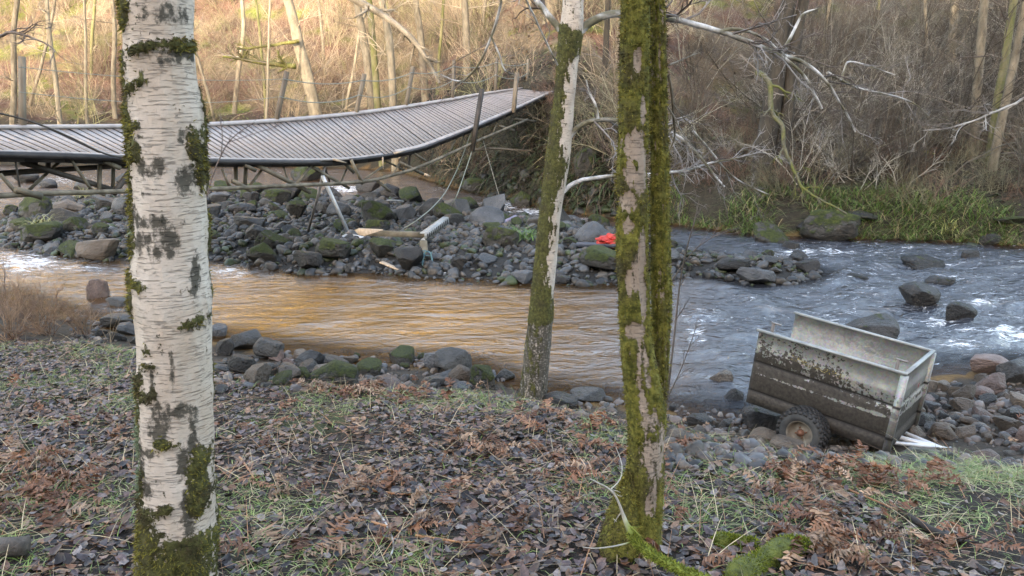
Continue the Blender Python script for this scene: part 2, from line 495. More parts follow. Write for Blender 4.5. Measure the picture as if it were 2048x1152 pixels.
# ------------------------------------------------------------------ river
def m_water():
    t = NT('river_water')
    b = t.b
    foamA = t.attr('foam'); sh = t.attr('shallow')
    v1 = t.pos((1.5, 3.0, 1), (0, 0, math.radians(-12)))
    v2 = t.pos((4.5, 8, 1), (0, 0, math.radians(10)))
    rough = t.attr('rough')
    n1, n2 = t.noise(1.0, 5, v1, .6, .8), t.noise(1.0, 4, v2, .6, .5)
    hgt = t.math('ADD', n1, t.math('MULTIPLY', n2, .35))
    bn = t.n('Bump'); bn.inputs['Distance'].default_value = .2
    t.l(t.math('ADD', t.math('MULTIPLY', rough, .75), .12), bn.inputs['Strength']); t.l(hgt, bn.inputs['Height'])
    fn = t.noise(1.0, 7, t.pos((3.5, 11, 1), (0, 0, math.radians(-8))), .7, 1.2)
    f = t.ramp(t.math('ADD', foamA, t.math('MULTIPLY', t.math('SUBTRACT', fn, .5), 3.4)), [(.62, 0.0), (1.15, 1.0)])
    base = t.mix(rough, (.120, .052, .006), (.03, .033, .042))
    c = t.mix(f, base, (.78, .82, .86))
    t.out(c, t.mix(f, (.06, .06, .06), (.7, .7, .7)), bn.outputs[0], .5)
    b.inputs['IOR'].default_value = 2.1
    tr = t.n('BsdfTransparent'); tr.inputs[0].default_value = (.78, .62, .40, 1)
    fr = t.n('Fresnel'); fr.inputs['IOR'].default_value = 1.33; t.l(bn.outputs[0], fr.inputs['Normal'])
    fac = t.math('MULTIPLY', t.math('MULTIPLY', sh, t.math('SUBTRACT', 1.0, fr.outputs[0])), t.math('SUBTRACT', 1.0, f))
    mx = t.n('MixShader'); t.l(fac, mx.inputs[0]); t.l(b.outputs[0], mx.inputs[1]); t.l(tr.outputs[0], mx.inputs[2])
    t.l(mx.outputs[0], t.t.nodes['Material Output'].inputs['Surface'])
    return t.m

FOAM = [(50, 525, 110, 30, 1.0), (160, 535, 90, 14, .7), (250, 610, 70, 22, .5), (450, 543, 90, 20, .8), (690, 378, 45, 10, 1.1), (560, 345, 60, 8, .5),
        (1010, 408, 60, 12, 1.0), (1060, 424, 80, 12, 1.0), (1160, 440, 70, 9, .7), (120, 360, 120, 14, .7), (880, 380, 60, 8, .5),
        (1590, 508, 60, 16, .95), (1680, 503, 70, 10, .9), (1760, 500, 80, 10, .6), (1990, 666, 75, 11, 1.3), (2060, 674, 80, 12, 1.3), (1930, 655, 40, 8, 1.0), (1920, 687, 75, 7, 1.1),
        (1960, 605, 60, 5, 1.0), (1880, 640, 60, 14, .8), (1395, 672, 28, 26, .9), (1400, 630, 55, 12, .7), (1690, 620, 60, 14, .7),
        (1640, 640, 70, 14, .8), (1780, 540, 160, 25, .5), (1900, 560, 160, 30, .5), (1470, 640, 80, 16, .5), (1500, 600, 120, 18, .4), (1620, 570, 100, 14, .4), (1340, 690, 40, 14, .5), (1840, 700, 60, 10, .6)]
wu = np.linspace(-1.15, 1.15, 620)
wy = np.exp(np.linspace(math.log(4.6), math.log(62), 430))
WU, WY = np.meshgrid(wu, wy)
WX = WU * WY
bed_h = H(WX, WY)
wpx, wpy, _ = project(WX, WY, np.zeros_like(WX))
calm = np.exp(-((wpx - 800) / 330) ** 2 - ((wpy - 640) / 75) ** 2)
wrough = np.clip(.28 + .72 * sstep(1180, 1500, wpx) + .25 * (1 - sstep(500, 560, wpy)) - .25 * calm, .05, 1)
foam = np.zeros_like(WX)
for a, b, rx, ry, s_ in FOAM:
    foam = np.maximum(foam, .8 * s_ * np.exp(-(((wpx - a) / rx) ** 2 + ((wpy - b) / ry) ** 2)))
foam = np.maximum(foam, .33 * sstep(1350, 1600, wpx) * sstep(760, 690, wpy))
ang = math.radians(-14)
rx_, ry_ = WX * math.cos(ang) - WY * math.sin(ang), WX * math.sin(ang) + WY * math.cos(ang)
wz = (fbm(rx_ * 1.1, ry_ * 2.2, 0, 31, 4) * (.014 + .12 * wrough ** 2) + np.minimum(foam, 1) * .07 * fbm(rx_ * 3, ry_ * 6, 0, 37, 3)) * sstep(0, .35, -bed_h)
shallow = sstep(-.30, -.02, bed_h) * .85 + .08 * (1 - sstep(.2, .5, wrough))
wid = np.arange(WX.size).reshape(WX.shape)
keep = (bed_h[:-1, :-1] < .12) | (bed_h[1:, 1:] < .12)
WQ = np.stack([wid[:-1, :-1], wid[:-1, 1:], wid[1:, 1:], wid[1:, :-1]], -1)[keep]
tag(mk('river', np.stack([WX, WY, wz], -1).reshape(-1, 3), [WQ], m_water(), attrs=dict(foam=foam.ravel(), shallow=np.clip(shallow, 0, 1).ravel(), rough=wrough.ravel()), smooth=True),
    'shallow peaty river with golden reflections and white riffles', 'river', kind='structure')

# ------------------------------------------------------------------ the three trees on the near bank
def blot(px, py, patches):
    m = np.full(px.shape, -1.0)
    for q in patches:
        x, y, rx, ry = q[:4]; a = math.radians(q[4]) if len(q) > 4 else 0
        dx, dy = px - x, py - y
        u, v = dx * math.cos(a) + dy * math.sin(a), -dx * math.sin(a) + dy * math.cos(a)
        m = np.maximum(m, 1 - (u / rx) ** 2 - (v / ry) ** 2)
    return m

def near_trunk(name, prof, y0, mat, moss, dark, lichen, parent, lean=0.0, seg=72, top_py=-900, base_py=None, rough=.02, seed=0, fur=9000, wrap=0.0, fields=None, slim_by=0.0):
    prof = np.array(prof, float)
    py = np.arange(top_py, base_py + 1, 9.0 if y0 < 5 else 7.0)
    xl = np.interp(py, prof[:, 0], prof[:, 1]); xr = np.interp(py, prof[:, 0], prof[:, 2])
    kl = (prof[1, 1] - prof[0, 1]) / (prof[1, 0] - prof[0, 0]); kr = (prof[1, 2] - prof[0, 2]) / (prof[1, 0] - prof[0, 0])
    up = py < prof[0, 0]
    cc = (prof[0, 1] + prof[0, 2]) / 2 + (py - prof[0, 0]) * (kl + kr) / 2
    hw = (prof[0, 2] - prof[0, 1]) / 2 * (1 - .35 * (prof[0, 0] - py) / max(1, prof[0, 0] - top_py))
    xl = np.where(up, cc - hw, xl); xr = np.where(up, cc + hw, xr)
    ctr, rad = [], []
    for a, b, y in zip(xl, xr, py):
        yy = y0 + lean * (base_py - y) / 1000
        p = Py((a + b) / 2, y, yy); d = yy / ray((a + b) / 2, y)[1]
        ctr.append(p); rad.append((b - a) / 2 * d / F)
    ctr, rad = np.array(ctr), np.array(rad)
    k = np.ones(7) / 7
    for c in range(3): ctr[:, c] = np.convolve(np.pad(ctr[:, c], 3, 'edge'), k, 'valid')
    ph = np.arange(seg) * 2 * np.pi / seg                     # 0 faces the camera, + to the right
    SX, SY = np.sin(ph), -np.cos(ph)
    n = len(py)
    zz = ctr[:, 2][:, None] + 0 * ph
    wob = fbm(SX[None] * 1.6 + 9 * seed, SY[None] * 1.6, zz * 2.2, seed, 4) * rough + fbm(SX[None] * 6, SY[None] * 6, zz * 9, seed + 5, 3) * rough * .45
    R = (rad[:, None] - slim_by) * (1 + wob * 4)
    ppx = (xl + xr)[:, None] / 2 + (xr - xl)[:, None] / 2 * SX[None]
    ppy = py[:, None] + 0 * ph
    nz = fbm(SX[None] * 2.2 + seed, SY[None] * 2.2, zz * 5, seed + 40, 4)
    nz2 = fbm(SX[None] * 5, SY[None] * 5 + seed, zz * 11, seed + 50, 4)
    front = (SY[None] < .25) & (ppy > prof[0, 0] - 40)
    back = nz * 1.6 + .1 + wrap
    mo = np.where(front, np.clip(.49 + blot(ppx, ppy, moss) * .6 + nz2 * .75, 0, 1.2), np.clip(.35 + back, 0, 1.2))
    da = np.where(front, np.clip(.46 + .07 * sstep(740, 800, ppy) + blot(ppx, ppy, dark) * .6 + nz2 * .8, 0, 1.1), np.clip(.1 + nz2, 0, 1))
    li = np.where(front, np.clip(.32 + blot(ppx, ppy, lichen) * .45 + nz2 * .6, 0, .9), 0) if lichen else np.zeros_like(mo)
    if fields: mo, da, li = fields(mo, da, li, SX[None] + 0 * ppy, SY[None] + 0 * ppy, ppy, nz, nz2)
    R = R + np.clip(mo - .45, 0, .5) * .022
    V = np.stack([ctr[:, 0][:, None] + R * SX, ctr[:, 1][:, None] + R * SY, zz], -1)
    i = np.arange(n - 1)[:, None] * seg; j = np.arange(seg)[None]; j2 = (j + 1) % seg
    Q = np.stack([i + j, i + seg + j, i + seg + j2, i + j2], -1).reshape(-1, 4)
    o = mk(name, V.reshape(-1, 3), [Q], mat, parent, attrs=dict(moss=mo.ravel(), dark=da.ravel(), lichen=li.ravel()), smooth=True)
    # moss fur standing off the bark
    rng = np.random.default_rng(seed + 77)
    w = (np.clip(mo - .5, 0, .5) * (ppy > -320)).ravel(); w = w / w.sum()
    pick = rng.choice(V.shape[0] * seg, fur, p=w)
    nrm = np.stack([np.broadcast_to(SX, (n, seg)), np.broadcast_to(SY, (n, seg)), np.zeros((n, seg))], -1).reshape(-1, 3)
    up_ = np.array([0, 0, 1.0])
    side = np.cross(nrm, up_)
    b = V.reshape(-1, 3)[pick] + side[pick] * rng.normal(0, .006, (fur, 1)) + up_ * rng.normal(0, .012, (fur, 1)) - nrm[pick] * .004
    d = nrm[pick] * rng.uniform(.4, 1, (fur, 1)) + rng.normal(0, .45, (fur, 3)) - up_ * rng.uniform(0, .5, (fur, 1))
    d /= np.linalg.norm(d, axis=1, keepdims=True)
    L = rng.uniform(.008, .024, (fur, 1))
    ww = np.cross(d, rng.normal(0, 1, (fur, 3))); ww /= np.linalg.norm(ww, axis=1, keepdims=True)
    T = np.stack([b - ww * .0028, b + ww * .0028, b + d * L], 1).reshape(-1, 3)
    col = np.array([.145, .14, .030]) * rng.uniform(.45, 1.6, (fur, 1)) + np.array([.02, 0, 0]) * rng.random((fur, 1))
    lk = li.ravel()[pick][:, None] > .5
    pv = V.reshape(-1, 3)[pick]
    br = sstep(.0, .35, fbm(pv[:, 0] * 9, pv[:, 1] * 9, pv[:, 2] * 6, seed + 9))[:, None]
    col = col * (1 - br) + np.array([.065, .052, .026]) * br * rng.uniform(.6, 1.4, (fur, 1))
    col = np.where(lk, np.array([.17, .22, .14]) * rng.uniform(.6, 1.3, (fur, 1)), col)
    mk('moss', T, [np.arange(fur * 3).reshape(-1, 3)], MAT['moss'], parent, col=np.repeat(col, 3, 0))
    return o, ctr, rad

def branches_mesh(name, polys, parent, mat, sides=6, colf=None, rng=None):
    V, Q = polys_mesh(polys, sides)
    c = colf(V) if colf else np.tile(np.array([.2, .17, .13]), (len(V), 1))
    return mk(name, V, [Q], mat, parent, col=c, smooth=True)

def pale_or_dark(pale, dark_, sc=6):
    def f(V):
        k = sstep(-.15, .25, fbm(V[:, 0] * sc, V[:, 1] * sc, V[:, 2] * sc, 3))[:, None]
        return np.array(dark_) * (1 - k) + np.array(pale) * k
    return f

# --- big birch on the left
b0 = gp(357, 1195)
YB = b0[1]
birch = empty('birch_tree', b0, 'thick white birch trunk with dark moss patches, left foreground', 'tree', None)
moss_a = [(262, 8, 16, 34), (275, 35, 10, 30, 20), (318, 98, 50, 10, -18), (360, 92, 30, 14), (266, 150, 9, 50), (290, 175, 34, 9, -32), (276, 235, 14, 60), (290, 300, 22, 26), (300, 250, 16, 10, -60),
          (398, 285, 10, 34), (408, 330, 10, 50), (276, 390, 9, 60), (282, 480, 10, 50), (272, 550, 15, 18), (302, 557, 32, 9, 12), (276, 600, 12, 28),
          (404, 632, 22, 10, -20), (322, 680, 14, 5), (326, 709, 18, 5), (296, 760, 14, 40, 15), (318, 772, 28, 14, -25), (296, 840, 10, 90),
          (362, 862, 26, 10), (352, 988, 24, 10, -25), (316, 1010, 26, 26, -40), (411, 950, 15, 70), (300, 960, 14, 60), (355, 1110, 90, 55), (300, 1060, 30, 60), (330, 1052, 40, 30), (395, 1070, 40, 30)]
dark_a = [(352, 34, 36, 22), (366, 108, 38, 20), (320, 100, 44, 10, -15), (352, 128, 14, 10), (333, 330, 34, 22), (312, 325, 18, 16), (392, 350, 18, 34), (384, 268, 8, 20), (330, 436, 58, 14), (322, 470, 36, 22), (366, 470, 18, 26), (352, 492, 30, 14),
          (300, 475, 16, 16), (318, 382, 12, 5), (306, 268, 12, 5), (404, 540, 6, 40), (404, 642, 20, 10), (352, 800, 20, 26), (348, 832, 22, 20), (386, 798, 18, 16), (330, 880, 16, 10), (310, 900, 6, 70), (330, 740, 5, 30), (345, 770, 26, 4),
          (405, 860, 8, 60), (388, 900, 10, 30), (400, 1000, 14, 60), (372, 730, 5, 60), (322, 950, 14, 20), (295, 560, 20, 5), (285, 430, 8, 30)]
lich_a = [(285, 790, 13, 46), (293, 850, 15, 66), (297, 925, 12, 60), (283, 460, 6, 8)]
near_trunk('trunk', [(-20, 248, 382), (0, 250, 383), (60, 252, 382), (150, 258, 387), (230, 262, 401), (300, 264, 405), (400, 270, 408), (500, 272, 411), (560, 268, 414), (600, 270, 418), (640, 277, 418), (700, 281, 420),
                     (800, 282, 421), (900, 287, 424), (1000, 288, 427), (1080, 285, 428), (1152, 280, 430), (1230, 268, 442)], YB, MAT['birch'], moss_a, dark_a, lich_a, birch,
           seg=120, base_py=1260, rough=.023, seed=3, fur=15000)
crown = []
rngc = np.random.default_rng(5)
for k in range(9):
    z = 4.9 + k * .35
    a = rngc.uniform(0, 6.28)
    grow(rngc, (b0[0] - .03, YB, z), (math.cos(a), math.sin(a), .8), 1.6, .03, (4, 3), crown, .15, .05)
branches_mesh('crown', [(p - b0, r) for p, r in crown], birch, MAT['twig'], 4, pale_or_dark((.3, .27, .24), (.12, .08, .06)))
for ch in birch.children:
    if ch.name.split('.')[0] != 'crown': ch.location = -Vector(b0)

# --- slender birch at the water's edge
s0 = gp(1069, 803)
YS = s0[1]
slim = empty('silver_birch', s0, 'slender leaning birch with white streak and mossy side, beside the water', 'tree')
def slim_fields(mo, da, li, sx, sy, py, nz, nz2):
    edge = np.interp(py, [-400, 40, 70, 105, 130, 300, 330, 440, 450, 520, 560, 620, 900], [-1.4, -1.4, 1.2, 1.2, -.25, .05, .9, -.1, .5, .0, .3, 1.2, 1.5])
    m = sstep(.28, -.28, sx - edge - nz2 * .7)
    top = py < 40
    mo2 = np.where(sy < .4, np.clip(.15 + m * .75 + nz2 * .5, 0, 1), np.clip(.5 + nz, 0, 1))
    mo2 = np.where(py > 640, np.clip(.35 + nz2 * 1.2 - .3 * (sx > .2), 0, 1), mo2)
    da2 = np.where(py > 600, np.clip(1.0 + nz2 * .7, 0, 1), np.clip(m * .75 + nz2 * .6, 0, 1))
    return np.where(top, np.clip(.2 + nz2 * .5, 0, 1), mo2), np.where(top, .1, da2), li
o_, sc_, sr_ = near_trunk('trunk', [(-20, 1127, 1168), (0, 1126, 1167), (60, 1120, 1166), (110, 1116, 1158), (200, 1110, 1150), (300, 1094, 1142), (400, 1084, 1127), (450, 1077, 1119), (530, 1070, 1113), (600, 1062, 1107), (700, 1050, 1101),
                     (760, 1043, 1095), (800, 1036, 1092), (840, 1022, 1098)], YS, MAT['birch'], [(0, 0, 1, 1)], [(0, 0, 1, 1)], None, slim, seg=64, base_py=850, rough=.02, seed=8, fur=9000, fields=slim_fields)
rb = np.random.default_rng(21)
def pxpath(pts, y):                        # a branch followed through pixels at given distance(s) ahead
    pts = np.array(pts, float)
    ys = np.interp(np.arange(len(pts)), [0, len(pts) - 1], y if hasattr(y, '__len__') else [y, y])
    return np.array([Py(a, b, q) for (a, b), q in zip(pts, ys)])
def smoothpath(p, k=3):
    t = np.arange(len(p)); tt = np.linspace(0, len(p) - 1, (len(p) - 1) * k + 1)
    q = np.stack([np.interp(tt, t, p[:, c]) for c in range(3)], 1)
    for _ in range(2): q[1:-1] = (q[:-2] + 2 * q[1:-1] + q[2:]) / 4
    return q
LIMBS = [  # pixels, distance, radius in px at start / end, sub-twigs
    ([(1122, 60), (1100, 35), (1082, 12), (1062, -12), (1030, -60)], (YS, YS + .3), 6.5, 4, (6, 4)),
    ([(1150, 75), (1165, 55), (1190, 38), (1215, 29), (1245, 26), (1290, 30), (1340, 38), (1390, 49), (1440, 63), (1490, 83), (1530, 98), (1560, 112), (1590, 135), (1612, 158), (1630, 190), (1645, 220)], (YS, YS + .6), 8, 2.2, (16, 6, 3)),
    ([(1440, 63), (1470, 56), (1500, 62), (1535, 78), (1560, 100), (1575, 112)], (YS + .3, YS + .5), 3.4, 1.6, (6, 4, 2)),
    ([(1572, 92), (1590, 60), (1602, 35), (1615, 24), (1640, 18)], (YS + .5, YS + .7), 3.2, 1.2, (7, 4, 2)),
    ([(1560, 110), (1600, 120), (1640, 145), (1668, 180), (1680, 205), (1700, 235), (1712, 262)], (YS + .5, YS + .9), 4, 1.5, (9, 5, 2)),
    ([(1655, 145), (1690, 165), (1725, 180), (1780, 190), (1830, 205), (1860, 235)], (YS + .7, YS + 1.2), 2.6, 1.0, (9, 5, 2)),
    ([(1680, 160), (1690, 130), (1696, 120), (1740, 132), (1790, 150)], (YS + .6, YS + .8), 2.2, .9, (6, 4)),
    ([(1138, 275), (1150, 258), (1168, 246), (1196, 237), (1235, 239), (1290, 245), (1335, 258), (1372, 280), (1400, 310), (1425, 345), (1450, 372)], (YS, YS - .2), 5.5, 1.6, (14, 6, 3)),
    ([(1196, 237), (1190, 205), (1180, 190), (1172, 160)], (YS - .1, YS - .1), 3, 1.3, (6, 4, 2)),
    ([(1125, 385), (1140, 370), (1165, 360), (1200, 354), (1240, 352), (1300, 349), (1335, 343), (1375, 342), (1420, 325), (1470, 318), (1520, 305)], (YS, YS + .2), 4.6, 1.4, (14, 6, 3)),
    ([(1385, 262), (1420, 300), (1450, 340), (1490, 370), (1540, 390)], (YS, YS + .5), 2.2, 1.0, (10, 5, 2)),
    ([(1115, 130), (1090, 78), (1066, 30), (1048, -10)], (YS - .1, YS - .6), 1.8, 1.8, (6, 4)),
    ([(1010, -40), (1000, 20), (984, 70), (965, 120), (945, 150), (925, 165), (905, 160), (880, 150)], (YS - .9, YS - .4), 2.8, 1.0, (6, 3)),
    ([(982, 70), (1000, 105), (1012, 142), (1030, 150)], (YS - .8, YS - .7), 1.8, .9, (6, 3)),
    ([(600, -30), (640, 4), (700, 25)], (YS + 1, YS + .6), 1.6, 1.0, (4, 3)),
]
polys = []
for pts, yy, r0, r1, subs in LIMBS[:14]:
    p = smoothpath(pxpath(pts, yy))
    d = np.mean(yy) / .97
    rad = np.linspace(r0, r1, len(p)) * d / F
    p = p + np.cumsum(rb.normal(0, .004, p.shape), 0) * .6
    polys.append((p, rad))
    L = np.linalg.norm(np.diff(p, axis=0), axis=1).sum()
    sprout(rb, p, rad, min(L, 1.6), subs, polys, .24, -.02, 6, 1.1, .48, .25)
thick = [q for q in polys if len(q[1]) > 8]; thin = [q for q in polys if len(q[1]) <= 8]
branches_mesh('limbs', [(p - s0, r) for p, r in thick], slim, MAT['twig'], 8, pale_or_dark((.50, .50, .50), (.12, .11, .07), 7))
branches_mesh('twigs', [(p - s0, r) for p, r in thin], slim, MAT['twig'], 3, pale_or_dark((.30, .29, .29), (.09, .075, .065), 3))
for ch in slim.children:
    if ch.name.split('.')[0] in ('trunk', 'moss'): ch.location = -Vector(s0)

# --- mossy twin-stemmed tree
t0_ = gp(1284, 1098)
YT = t0_[1]
twin = empty('twin_stem_tree', t0_, 'moss covered twin stemmed tree standing in the middle foreground', 'tree')
bare_a = [(1264, 290, 32, 34), (1254, 345, 16, 28), (1278, 365, 20, 30), (1254, 400, 26, 26), (1286, 325, 14, 44), (1288, 495, 12, 55), (1264, 655, 28, 20), (1252, 445, 18, 16), (1290, 590, 12, 44), (1270, 120, 10, 30), (1250, 560, 10, 30), (1285, 220, 8, 30)]
def twin_fields(mo, da, li, sx, sy, py, nz, nz2):
    px = np.interp(py, [0, 300, 620, 830, 1100], [1270, 1265, 1268, 1295, 1282]) + sx * np.interp(py, [0, 830, 1100], [30, 40, 42])
    b = blot(px, py, bare_a); b2 = blot(px, py, [(1305, 880, 36, 80), (1300, 985, 18, 40), (1285, 740, 16, 90), (1270, 540, 16, 50)])
    mo = np.where(sy < .3, np.clip(.70 + nz * .35 - np.maximum(b, -.3) * 1.1 - np.clip(b2 + .4, 0, 1) * .75 + nz2 * .75, 0, 1.2), np.clip(.6 + nz, 0, 1))
    da = np.where(b > -.2, np.clip(.15 + nz2 * .6, 0, 1), np.where(b2 > -.3, np.clip(.5 + nz2 * 1.2, 0, 1), .7))
    return mo, da, li
near_trunk('trunk', [(-20, 1242, 1302), (0, 1241, 1301), (200, 1237, 1299), (300, 1234, 1298), (400, 1231, 1297), (500, 1231, 1298), (620, 1236, 1301), (700, 1240, 1310), (770, 1247, 1325), (830, 1254, 1334), (900, 1256, 1332),
                     (960, 1252, 1328), (1020, 1248, 1324), (1070, 1240, 1322), (1120, 1225, 1330), (1160, 1205, 1345)], YT, MAT['mossbark'], [(0, 0, 1, 1)], [(0, 0, 1, 1)], None, twin, seg=90, base_py=1180, rough=.035, seed=12, fur=13000, fields=twin_fields, slim_by=.013)
def stem_fields(mo, da, li, sx, sy, py, nz, nz2):
    return np.clip(.82 + nz2 * .8 + nz * .3, 0, 1.2), np.clip(.6 + nz2, 0, 1), li
near_trunk('second_stem', [(-20, 1293, 1333), (0, 1294, 1333), (200, 1298, 1336), (400, 1300, 1339), (600, 1301, 1345), (700, 1302, 1340), (780, 1303, 1336), (860, 1300, 1326), (920, 1285, 1315)], YT + .07, MAT['mossbark'],
           [(0, 0, 1, 1)], [(0, 0, 1, 1)], None, twin, seg=56, base_py=930, rough=.05, seed=15, fur=9000, fields=stem_fields, slim_by=.013)
def rootf(mo, da, li, sx, sy, py, nz, nz2): return np.clip(.95 + nz2 * .4, 0, 1.2), np.clip(.7 + nz2, 0, 1), li
near_trunk('root_flare', [(940, 1250, 1262), (960, 1240, 1268), (1000, 1222, 1275), (1050, 1203, 1285), (1090, 1194, 1290), (1120, 1188, 1292)], YT - .06, MAT['mossbark'], [(0, 0, 1, 1)], [(0, 0, 1, 1)], None, twin,
           seg=48, base_py=1140, top_py=940, rough=.05, seed=19, fur=6000, fields=rootf, slim_by=.02)
for ch in twin.children: ch.location = -Vector(t0_)
tw = []
for pts, yy, r0, r1, subs in [([(1337, 150), (1345, 190), (1346, 240), (1352, 270), (1340, 300)], (YT, YT + .2), 3, 1.4, (5, 3)),
                              ([(1338, 130), (1358, 122), (1380, 112), (1400, 105)], (YT, YT + .3), 2, 1.0, (4, 3)),
                              ([(1336, 215), (1350, 235), (1360, 262), (1380, 285)], (YT, YT - .2), 1.6, .8, (4, 3))]:
    p = smoothpath(pxpath(pts, yy)); rad = np.linspace(r0, r1, len(p)) * YT / F
    tw.append((p, rad)); sprout(rb, p, rad, .35, subs, tw, .25, 0, 5, 1, .5, .2)
ct = []
for k in range(8):
    a = rb.uniform(0, 6.28)
    grow(rb, (t0_[0], YT, 4.6 + .3 * k), (math.cos(a), math.sin(a), .8), 1.5, .03, (4, 3), ct, .15, .05)
branches_mesh('crown', [(p - t0_, r) for p, r in ct], twin, MAT['twig'], 5, pale_or_dark((.16, .14, .11), (.08, .07, .05), 8))
branches_mesh('twigs', [(p - t0_, r) for p, r in tw], twin, MAT['twig'], 5, pale_or_dark((.16, .14, .11), (.08, .07, .05), 8))

# ------------------------------------------------------------------ the broken footbridge
far_edge = np.array([(-260, 257), (33, 256), (250, 253.5), (400, 250), (480, 246), (550, 241.5), (620, 236), (700, 228), (760, 220.5), (825, 211), (870, 204), (908, 198), (950, 190), (1000, 183), (1050, 176.5), (1100, 170), (1150, 164)], float)
near_edge = np.array([(-260, 296), (0, 302), (118, 305), (250, 311), (410, 317), (520, 319), (620, 320), (700, 317.5), (760, 310), (794, 304.5), (843, 294.5), (880, 280), (947, 254), (1000, 231), (1034, 216), (1070, 199), (1103, 184), (1150, 166)], float)
def edge_s(px, X0, d0):                    # how far along the bridge's line the pixel column px lies
    u = (px - 1024) / F
    return (u * d0 - X0) / (.48 - .88 * u)
XF, DF, XN, DN = -8.04, 12.8, -6.72, 12.1
def far_pt(px, py):
    s = edge_s(px, XF, DF); return s, P(px, py, DF + .88 * s)
def near_pt(px, py, dz=0, dd=0):
    s = edge_s(px, XN, DN); return s, P(px, py, DN + .88 * s + dd)
FS = np.array([np.r_[far_pt(*q)[0], far_pt(*q)[1]] for q in far_edge])
NS = np.array([np.r_[near_pt(*q)[0], near_pt(*q)[1]] for q in near_edge])
def along(T, s): return np.array([np.interp(s, T[:, 0], T[:, k]) for k in (1, 2, 3)])
def smooth_tab(T):
    s = np.linspace(T[0, 0], T[-1, 0], 260)
    Q = np.stack([np.interp(s, T[:, 0], T[:, k]) for k in (1, 2, 3)], 1)
    ker = np.hanning(19); ker /= ker.sum()
    for c in range(3): Q[:, c] = np.convolve(np.pad(Q[:, c], 9, 'reflect', reflect_type='odd'), ker, 'valid')
    return np.c_[s, Q]
FS, NS = smooth_tab(FS), smooth_tab(NS)
b_or = along(NS, 5.6)
bridge = empty('footbridge', b_or, 'sagging plank footbridge, broken and twisted, spanning the river', 'bridge')
deck = MB()
s_lo, s_hi, step = max(FS[0, 0], NS[0, 0]) + .05, min(FS[-1, 0], NS[-1, 0]) - .1, .163
rbr = np.random.default_rng(4)
s = s_lo
while s < s_hi - step:
    g = .036
    a, b = along(FS, s), along(FS, s + step - g); c, d = along(NS, s), along(NS, s + step - g)
    j = rbr.normal(0, .003)
    up = np.cross(c - a, b - a); up = unit(up); up = up if up[2] > 0 else -up
    top = [v + up * j for v in (a, b, d, c)]
    V = top + [v - up * .035 for v in top]
    deck.add(V, [[[0,3,2,1],[4,5,6,7],[0,1,5,4],[1,2,6,5],[2,3,7,6],[3,0,4,7]]], np.array([1, 1, 1.0]))
    s += step
ub = MB()
for sA in np.arange(s_lo, s_hi - 1, .6):     # dark underlay sheet added so the board gaps read as shade
    for f0, f1 in ((.02, .98),):
        A, B_ = along(FS, sA), along(NS, sA); C_, D_ = along(FS, sA + .6), along(NS, sA + .6)
        q = [A + (B_ - A) * f0, A + (B_ - A) * f1, C_ + (D_ - C_) * f1, C_ + (D_ - C_) * f0]
        V = [v - np.array([0, 0, .045]) for v in q] + [v - np.array([0, 0, .16]) for v in q]
        ub.add(V, [[[0,1,2,3],[4,7,6,5],[0,4,5,1],[1,5,6,2],[2,6,7,3],[3,7,4,0]]])
lb = lambda m, n, mt, **k: m.build(n, mt, bridge, loc=-Vector(b_or), **k)
dk_ = deck.build('deck', MAT['deck'], bridge, loc=-Vector(b_or)); dk_.data.materials.append(MAT['deck_side'])
dk_.data.polygons.foreach_set('material_index', np.where(np.arange(len(dk_.data.polygons)) % 6 == 0, 0, 1).astype(np.int32))
lb(ub, 'dark_underlay', MAT['deck_side'])
def strip(T, s0, s1, w, h, up, inward, n=60):
    ss = np.linspace(s0, s1, n); V, Q = [], []
    for k, q in enumerate(ss):
        p = along(T, q); o = along(FS if T is NS else NS, q); e = unit(o - p) * w * inward
        V += [p + [0, 0, up], p + e + [0, 0, up], p + e + [0, 0, up - h], p + [0, 0, up - h]]
        if k: Q += [[4*k-4+i, 4*k-4+(i+1) % 4, 4*k+(i+1) % 4, 4*k+i] for i in range(4)]
    m = MB(); m.add(V, [Q, [[3, 2, 1, 0], [4*n-4, 4*n-3, 4*n-2, 4*n-1]]]); return m
lb(strip(FS, s_lo, s_hi, .10, .05, .052, 1), 'edge_strip', MAT['trim'])
sb = edge_s(775, XN, DN)
lb(strip(NS, s_lo, sb - .15, .05, .04, .008, 1), 'edge_strip', MAT['trim'])
lb(strip(NS, sb + .35, s_hi, .09, .04, .012, 1), 'edge_strip', MAT['trim'])
lb(strip(NS, s_lo, edge_s(640, XN, DN), .05, .085, -.002, -1), 'edge_beam', MAT['deck_side'])
lb(strip(NS, edge_s(700, XN, DN), s_hi, .04, .05, -.002, -1), 'edge_beam', MAT['deck_side'])
lb(strip(FS, s_lo, s_hi, .06, .12, -.002, -1), 'edge_beam', MAT['deck_side'])
def npx(px, py, dd=0): return near_pt(px, py, 0, dd)[1]
def member(a, b, r, mat, name='brace', dd=0, square=False):
    m = MB(); A, B_ = npx(*a, dd), npx(*b, dd); r = r * .8
    if square: m.beam(A, B_, r * 2, r * 2)
    else: m.tube([A, (A + B_) / 2, B_], r, 8)
    lb(m, name, mat, smooth=False)
m = MB(); m.tube([npx(*q, -.05) for q in [(-60, 396), (0, 391.5), (80, 387), (265, 382), (430, 377.5), (583, 371), (658, 368), (720, 364), (754, 359), (819, 341), (860, 325), (915, 300), (960, 279), (1022, 253), (1055, 239)]], .040, 8)
lb(m, 'lower_chord', MAT['oldwood'])
m = MB(); m.tube([npx(*q, .9) for q in [(-60, 350), (0, 347), (70, 342), (220, 333), (420, 328), (600, 322)]], .045, 8)
lb(m, 'lower_chord', MAT['darkwood'])
